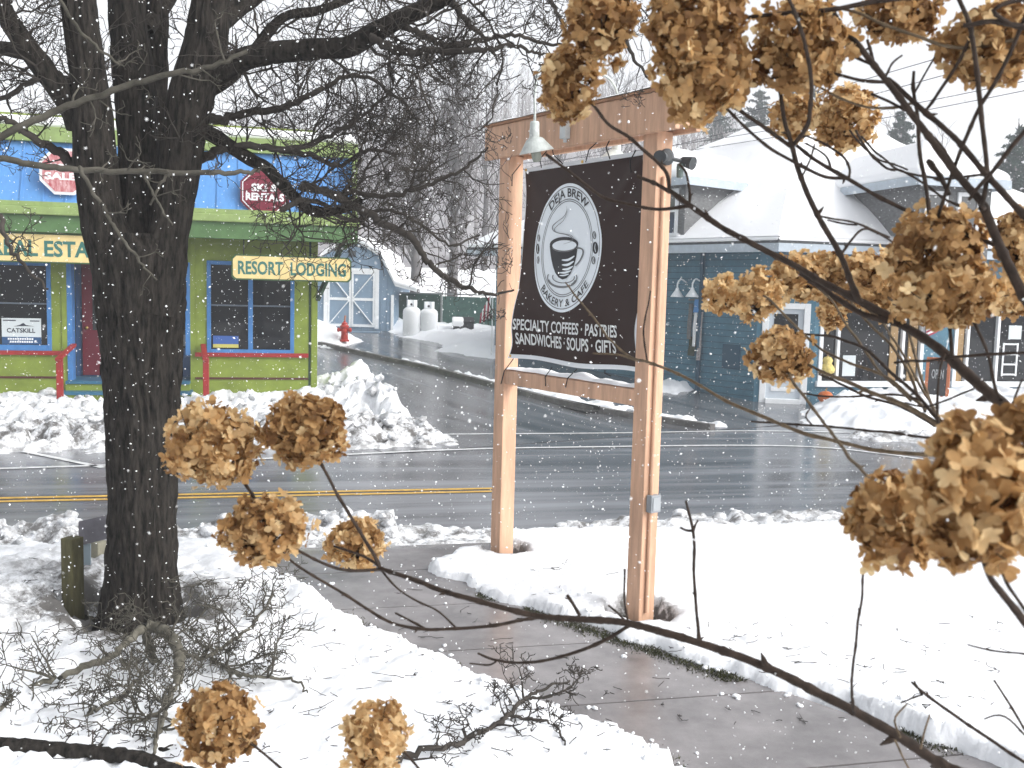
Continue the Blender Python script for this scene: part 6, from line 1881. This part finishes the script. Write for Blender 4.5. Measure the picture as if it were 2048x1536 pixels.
    ([(600, 1580, 4), (560, 1536, 3.6), (500, 1487, 3.4), (450, 1455, 3)], 1.75, 1.8, 0), ([(860, 1570, 4), (835, 1536, 3.4), (795, 1498, 3), (752, 1475, 2.6)], 1.7, 1.75, 0),
    ([(487, 965, 4.4), (505, 990, 4.4), (515, 1010, 4.4), (530, 1050, 4)], 1.94, 1.9, 0),
    ([(1715, 597, 3), (1760, 640, 3), (1800, 700, 3), (1850, 790, 3.4), (1880, 840, 4)], 2.4, 1.66, 1), ([(1600, 545, 2.6), (1660, 600, 2.6), (1700, 660, 3), (1760, 740, 3.2), (1820, 800, 3.4)], 2.4, 1.75, 1),
    ([(1950, 780, 3), (1900, 800, 2.8), (1850, 812, 2.4), (1810, 803, 2)], 1.6, 1.7, 0), ([(2048, 760, 3), (2030, 800, 2.8), (2010, 850, 2.6), (1985, 875, 2.4)], 1.4, 1.4, 0),
    ([(1681, 511, 3.4), (1720, 460, 3), (1760, 470, 2.6), (1800, 495, 2.4)], 1.76, 1.8, 0), ([(1715, 447, 2.6), (1690, 446, 2.4), (1655, 440, 2)], 1.78, 1.8, 0), ([(1635, 432, 2.6), (1665, 438, 2.6), (1715, 447, 2.6), (1780, 475, 2.6)], 1.76, 1.8, 0),
]
rng = np.random.RandomState(77)
for pts, d0, d1, pale in STEMS:
    S_ = smooth_line(px3(pts, d0, d1), 7)
    S_[:, 3] *= .78
    L = np.concatenate([[0], np.cumsum(np.linalg.norm(np.diff(S_[:, :3], axis=0), axis=1))])
    n = max(6, int(L[-1] / .007))
    u_ = np.linspace(0, L[-1], n)
    Q = np.stack([np.interp(u_, L, S_[:, k]) for k in range(4)], 1)
    Q[:, :3] += np.stack([fbm(u_ * 9 + rng.rand() * 50, u_ * 0, k + 1.0, 3) for k in range(3)], 1) * .0022
    node = np.abs(((u_ + rng.rand() * .1) / .075) % 1 - .5) < .06
    Q[:, 3] *= 1 + .22 * node + .05 * rng.randn(n)
    lines = [(Q[:, :3], Q[:, 3])]
    buds = []
    for i in np.where(node)[0][::2]:
        if rng.rand() < .55: continue
        d = rng.randn(3); d /= np.linalg.norm(d)
        t = Q[min(i + 1, n - 1), :3] - Q[i - 1, :3]; t /= np.linalg.norm(t) + 1e-9
        d -= t * np.dot(d, t); d = d + t * .5; d /= np.linalg.norm(d)
        r = max(Q[i, 3], .0016)
        lb = r * (2.2 + 1.6 * rng.rand())
        buds.append((np.array([Q[i, :3], Q[i, :3] + d * lb * .5, Q[i, :3] + d * lb]), np.array([r * .6, r * .55, r * .12])))
    tubes_mesh("stem", lines + buds, STEMP if pale else STEM, bush, sides=9)
# the shrub's own canes going down to the snow, out of frame to the right
m_l = []
for (x, y, d) in ((2120, 1590, 1.45), (2120, 885, 1.55), (2110, 700, 1.5), (2110, 480, 1.5), (2100, 1310, 1.05)):
    p = at(x, y, d)
    e_ = np.array([1.9 + rng.randn() * .08, 1.7 + rng.randn() * .08, LAWN - .1])
    m_l.append((smooth_line([p, p * .6 + e_ * .4 + np.array([.12, 0, .05]), e_], 6), np.linspace(.011, .016, 13)))
tubes_mesh("cane", m_l, STEM, bush, sides=8)
# ------------------------------------------------------------------ trees and hill behind
HAZEBARK = mat("hazed_tree_bark", (.24, .225, .225), rough=.95, spec=.05, var=.25, vscale=2)  # distant bark made paler, haze put into its colour
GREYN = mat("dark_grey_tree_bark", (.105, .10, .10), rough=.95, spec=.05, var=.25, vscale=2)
def bare_lines(H, r0, spread, rng, nb=26, kids=7, first=.2, up=.9):
    out = []
    n = 14
    P = np.array([[.012 * H * rng.randn() * (i / n), .012 * H * rng.randn() * (i / n), H * i / n] for i in range(n + 1)])
    R = r0 * (1 - np.linspace(0, 1, n + 1)) ** .8 + .012
    out.append((P, R))
    for k in range(nb):
        u_ = first + (1 - first - .03) * ((k + rng.rand()) / nb)
        p = np.array([np.interp(u_ * n, range(n + 1), P[:, j]) for j in range(3)])
        a = rng.rand() * 6.283
        ln = spread * H * (1 - .55 * u_) * (.6 + .6 * rng.rand())
        d = np.array([math.cos(a), math.sin(a), up * (.7 + .7 * rng.rand())]); d /= np.linalg.norm(d)
        B = [p]
        for j in range(5):
            d = d + rng.randn(3) * .11 + np.array([0, 0, .10]); d /= np.linalg.norm(d)
            B.append(B[-1] + d * ln / 5)
        B = np.array(B)
        rb = max(.018, r0 * .26 * (1 - u_ * .6))
        out.append((B, np.linspace(rb, .011, 6)))
        for q in range(kids):
            i = rng.randint(1, 6)
            dd = d * .6 + rng.randn(3) * .5 + np.array([0, 0, .35]); dd /= np.linalg.norm(dd)
            l2 = ln * (.2 + .3 * rng.rand())
            C_ = [B[i]]
            for j in range(3):
                dd = dd + rng.randn(3) * .2 + np.array([0, 0, .08]); dd /= np.linalg.norm(dd)
                C_.append(C_[-1] + dd * l2 / 3)
            out.append((np.array(C_), np.linspace(.014, .009, 4)))
    return out
def far_tree(px, py, d, H, r, spread, seed, label, nb=30, kids=9, first=.2, up=.9):
    b = at(px, py, d); b[2] = float(T(b[0], b[1]))
    rng = np.random.RandomState(seed)
    L = bare_lines(H, r, spread, rng, nb, kids, first, up)
    rt = thing("bare_tree", b, label, "tree", "leafless trees behind the shed and shops")
    off = np.array([b[0], b[1], b[2] - .3])
    tubes_mesh("trunk", [(L[0][0] + off, L[0][1])], GREYN, rt, sides=8)
    tubes_mesh("crown", [(P + off, R) for P, R in L[1:]], GREYN, rt, sides=3)
far_tree(905, 560, 47, 12.2, .25, .30, 1, "tall grey bare tree with fanned branches above the green fence", 95, 12, .22, 1.5)
far_tree(831, 560, 46, 9.6, .24, .33, 2, "grey bare tree with thick straight trunk right of the barn shed", 75, 12, .2, 1.2)
far_tree(770, 548, 58, 13, .2, .34, 3, "slender grey bare tree behind the barn shed roof", 40, 10, .15, 1.0)
far_tree(968, 548, 60, 12, .2, .34, 4, "faint grey bare tree just left of the sign post", 40, 10, .15, 1.0)
far_tree(690, 540, 62, 11, .2, .36, 5, "faint grey bare tree behind the shop's roof end", 40, 10, .15, 1.0)
far_tree(1110, 540, 64, 12, .2, .34, 6, "faint grey bare tree behind the cafe banner's top", 40, 10, .15, 1.0)
far_tree(1230, 540, 66, 14, .2, .34, 8, "faint grey bare tree above the beam of the sign", 40, 10, .15, 1.0)
far_tree(560, 540, 60, 12, .2, .36, 9, "faint grey bare tree over the blue roof band", 40, 10, .15, 1.0)
# the wooded hillside, one grey mass
rng = np.random.RandomState(31)
temps = []
for k in range(5):
    vs, fs, b = [], [], 0
    for P, R in bare_lines(10, .13, .30, np.random.RandomState(40 + k), 22, 4, .15, 1.1):
        v, f = tube_arrays(P[::2] if len(P) > 8 else P, (R[::2] if len(P) > 8 else R) * 1.15, 3)
        vs.append(v); fs.append(f + b); b += len(v)
    temps.append((np.concatenate(vs), np.concatenate(fs)))
VS, FS, b = [], [], 0
cnt = 0
while cnt < 360:
    y = 66 + 140 * rng.rand() ** .8
    th = -.40 + .95 * rng.rand()
    x = th * y
    if th > .33 and rng.rand() < .75: continue
    v, f = temps[rng.randint(5)]
    a = rng.rand() * 6.28; s = .8 + .5 * rng.rand()
    c_, s_ = math.cos(a) * s, math.sin(a) * s
    W_ = np.stack([v[:, 0] * c_ - v[:, 1] * s_ + x, v[:, 0] * s_ + v[:, 1] * c_ + y, v[:, 2] * s + float(T(x, y)) - .3], 1)
    VS.append(W_); FS.append(f + b); b += len(v)
    cnt += 1
tag(link_mesh("forest", np.concatenate(VS), np.concatenate(FS), HAZEBARK, None), "grey leafless wood covering the misty hillside", "woods", None, "stuff")
# conifers fading into the snowfall
NEED = mat("conifer_needles", (.022, .048, .036), rough=.9, spec=.1, var=.3, vscale=1.5)
def conifer(px, py, d, top_py, spread, seed, label, irregular=.3):
    b = at(px, py, d); b[2] = float(T(b[0], b[1]))
    H = float(at(px, top_py, d)[2]) - b[2]
    rng = np.random.RandomState(seed)
    rt = thing("conifer", b, label, "tree", "evergreens behind the corner store")
    o = b - Z3 * .3
    tubes_mesh("trunk", [(o + np.array([[0, 0, 0], [.02, 0, H * .5], [0, .02, H + .3]]), np.array([.22, .13, .02]))], HAZEBARK, rt, sides=8)
    V, F = [], []
    nb = int(H * 13)
    for k in range(nb):
        u_ = .12 + .86 * (k + rng.rand()) / nb
        R = spread * (1 - u_) ** .75 * (1 - irregular + 2 * irregular * rng.rand()) + .25
        a = rng.rand() * 6.28
        d_ = np.array([math.cos(a), math.sin(a), .12 + .25 * u_])
        z0 = H * u_
        for j in range(9):
            q = (j + 1) / 9
            c = o + Z3 * z0 + d_ * R * q - Z3 * (.22 * R * q * q)
            for w in range(4):
                s = (.30 + .25 * rng.rand()) * (1.15 - .5 * q) * (.5 + .06 * R)
                e1 = rng.randn(3); e1 /= np.linalg.norm(e1)
                e2 = np.cross(e1, rng.randn(3)); e2 /= np.linalg.norm(e2) + 1e-9
                cc = c + rng.randn(3) * .10 * R * .5
                i = len(V)
                V += [cc - e1 * s - e2 * s * .18, cc + e1 * s * .2 - e2 * s * .28, cc + e1 * s, cc + e2 * s * .28]
                F.append((i, i + 1, i + 2, i + 3))
    link_mesh("crown", V, np.array(F), NEED, rt)
conifer(1782, 600, 62, 208, 2.0, 1, "pointed misty conifer above the store's dormer ridge")
conifer(1730, 600, 66, 262, 2.2, 2, "small blunt conifer beside the pointed one, behind the ridge")
conifer(2012, 600, 50, 236, 2.3, 3, "tall misty conifer at the right above the snowy roof")
conifer(2075, 600, 52, 330, 2.6, 7, "broad misty conifer at the frame's right edge")
conifer(1590, 590, 78, 130, 3.8, 4, "broad tall evergreen right of the sign beam, in mist", .45)
conifer(1500, 590, 84, 170, 3.6, 5, "hazy broad evergreen directly above the store's left dormer", .45)
conifer(1420, 590, 90, 185, 3.4, 6, "hazy evergreen beside the right end of the sign beam", .45)
# overhead wires
WIRE = mat("wire_black", (.03, .03, .035), rough=.6)
def wire(a, b, da, db, sag, label):
    p, q = at(*a, da), at(*b, db)
    P = np.array([p * (1 - u_) + q * u_ - Z3 * sag * 4 * u_ * (1 - u_) for u_ in np.linspace(0, 1, 40)])
    o = tubes_mesh("power_line", [(P, np.full(40, .009))], WIRE, None, sides=5)
    tag(o, label, "wire", "overhead wires along the road")
wire((1000, 350), (2200, 20), 38, 20, .15, "upper overhead wire rising to the right over the store roof")
wire((1000, 365), (2200, 62), 38, 20, .2, "second overhead wire, just below the upper one")
wire((1000, 330), (2200, 130), 40, 22, .3, "lower overhead wire passing by the conifers")
wire((1000, 342), (2200, 150), 40, 22, .3, "lowest overhead wire crossing behind the sign beam")

# ------------------------------------------------------------------ falling snow and the misty air
rng = np.random.RandomState(5)
n = 52000
Y = np.concatenate([1.2 + 22 * rng.rand(n - 2000) ** .75, 1.0 + 5 * rng.rand(2000)])
X = (rng.rand(n) * 1.5 - .75) * Y
Zz = CAM_Z + (rng.rand(n) * 1.05 - .62) * Y
ok = Zz > T(X, Y) + .1
X, Y, Zz = X[ok], Y[ok], Zz[ok]
n = len(X)
size = (.0020 + .0042 * rng.rand(n) ** 2) * (1 + .045 * Y) * .95
size = np.where(Y < 3, size * .55, size)
ico = np.array([(1, 0, 0), (-1, 0, 0), (0, 1, 0), (0, -1, 0), (0, 0, 1), (0, 0, -1)], float)
icf = np.array([(0, 2, 4), (2, 1, 4), (1, 3, 4), (3, 0, 4), (2, 0, 5), (1, 2, 5), (3, 1, 5), (0, 3, 5)])
Q = np.linalg.qr(rng.randn(n, 3, 3))[0]
sc_ = np.stack([np.ones(n), .5 + .4 * rng.rand(n), .35 + .3 * rng.rand(n)], 1) * size[:, None]
V = np.einsum('nij,nkj->nki', Q, ico[None] * sc_[:, None, :]) + np.stack([X, Y, Zz], 1)[:, None]
FLK = mat("snowflake", (.93, .94, .95), rough=.8, spec=.1)
tag(link_mesh("falling_snow", V.reshape(-1, 3), (icf[None] + (np.arange(n) * 6)[:, None, None]).reshape(-1, 3), FLK, None, smooth=True), "snowflakes drifting through the air over the whole street", "snow", None, "stuff")

HAZE = .0021
hm = bpy.data.materials.new("misty_air")
hm.use_nodes = True
hm.node_tree.nodes.clear()
ho = hm.node_tree.nodes.new("ShaderNodeOutputMaterial")
pv = hm.node_tree.nodes.new("ShaderNodeVolumePrincipled")
pv.inputs["Color"].default_value = (.94, .96, 1.0, 1)
pv.inputs["Density"].default_value = HAZE
pv.inputs["Anisotropy"].default_value = 0.0
hm.node_tree.links.new(pv.outputs[0], ho.inputs["Volume"])
m = MB()
hx, hy0, hy1, hz0, hz1 = 440, -70, 910, -2.5, 62
m.add([(x, y, z) for z in (hz0, hz1) for y in (hy0, hy1) for x in (-hx, hx)], [(0, 2, 3, 1), (4, 5, 7, 6), (0, 1, 5, 4), (2, 6, 7, 3), (0, 4, 6, 2), (1, 3, 7, 5)])
hz = m.build("haze", hm, None)
tag(hz, "pale snowy haze filling the air", "haze", None, "stuff")
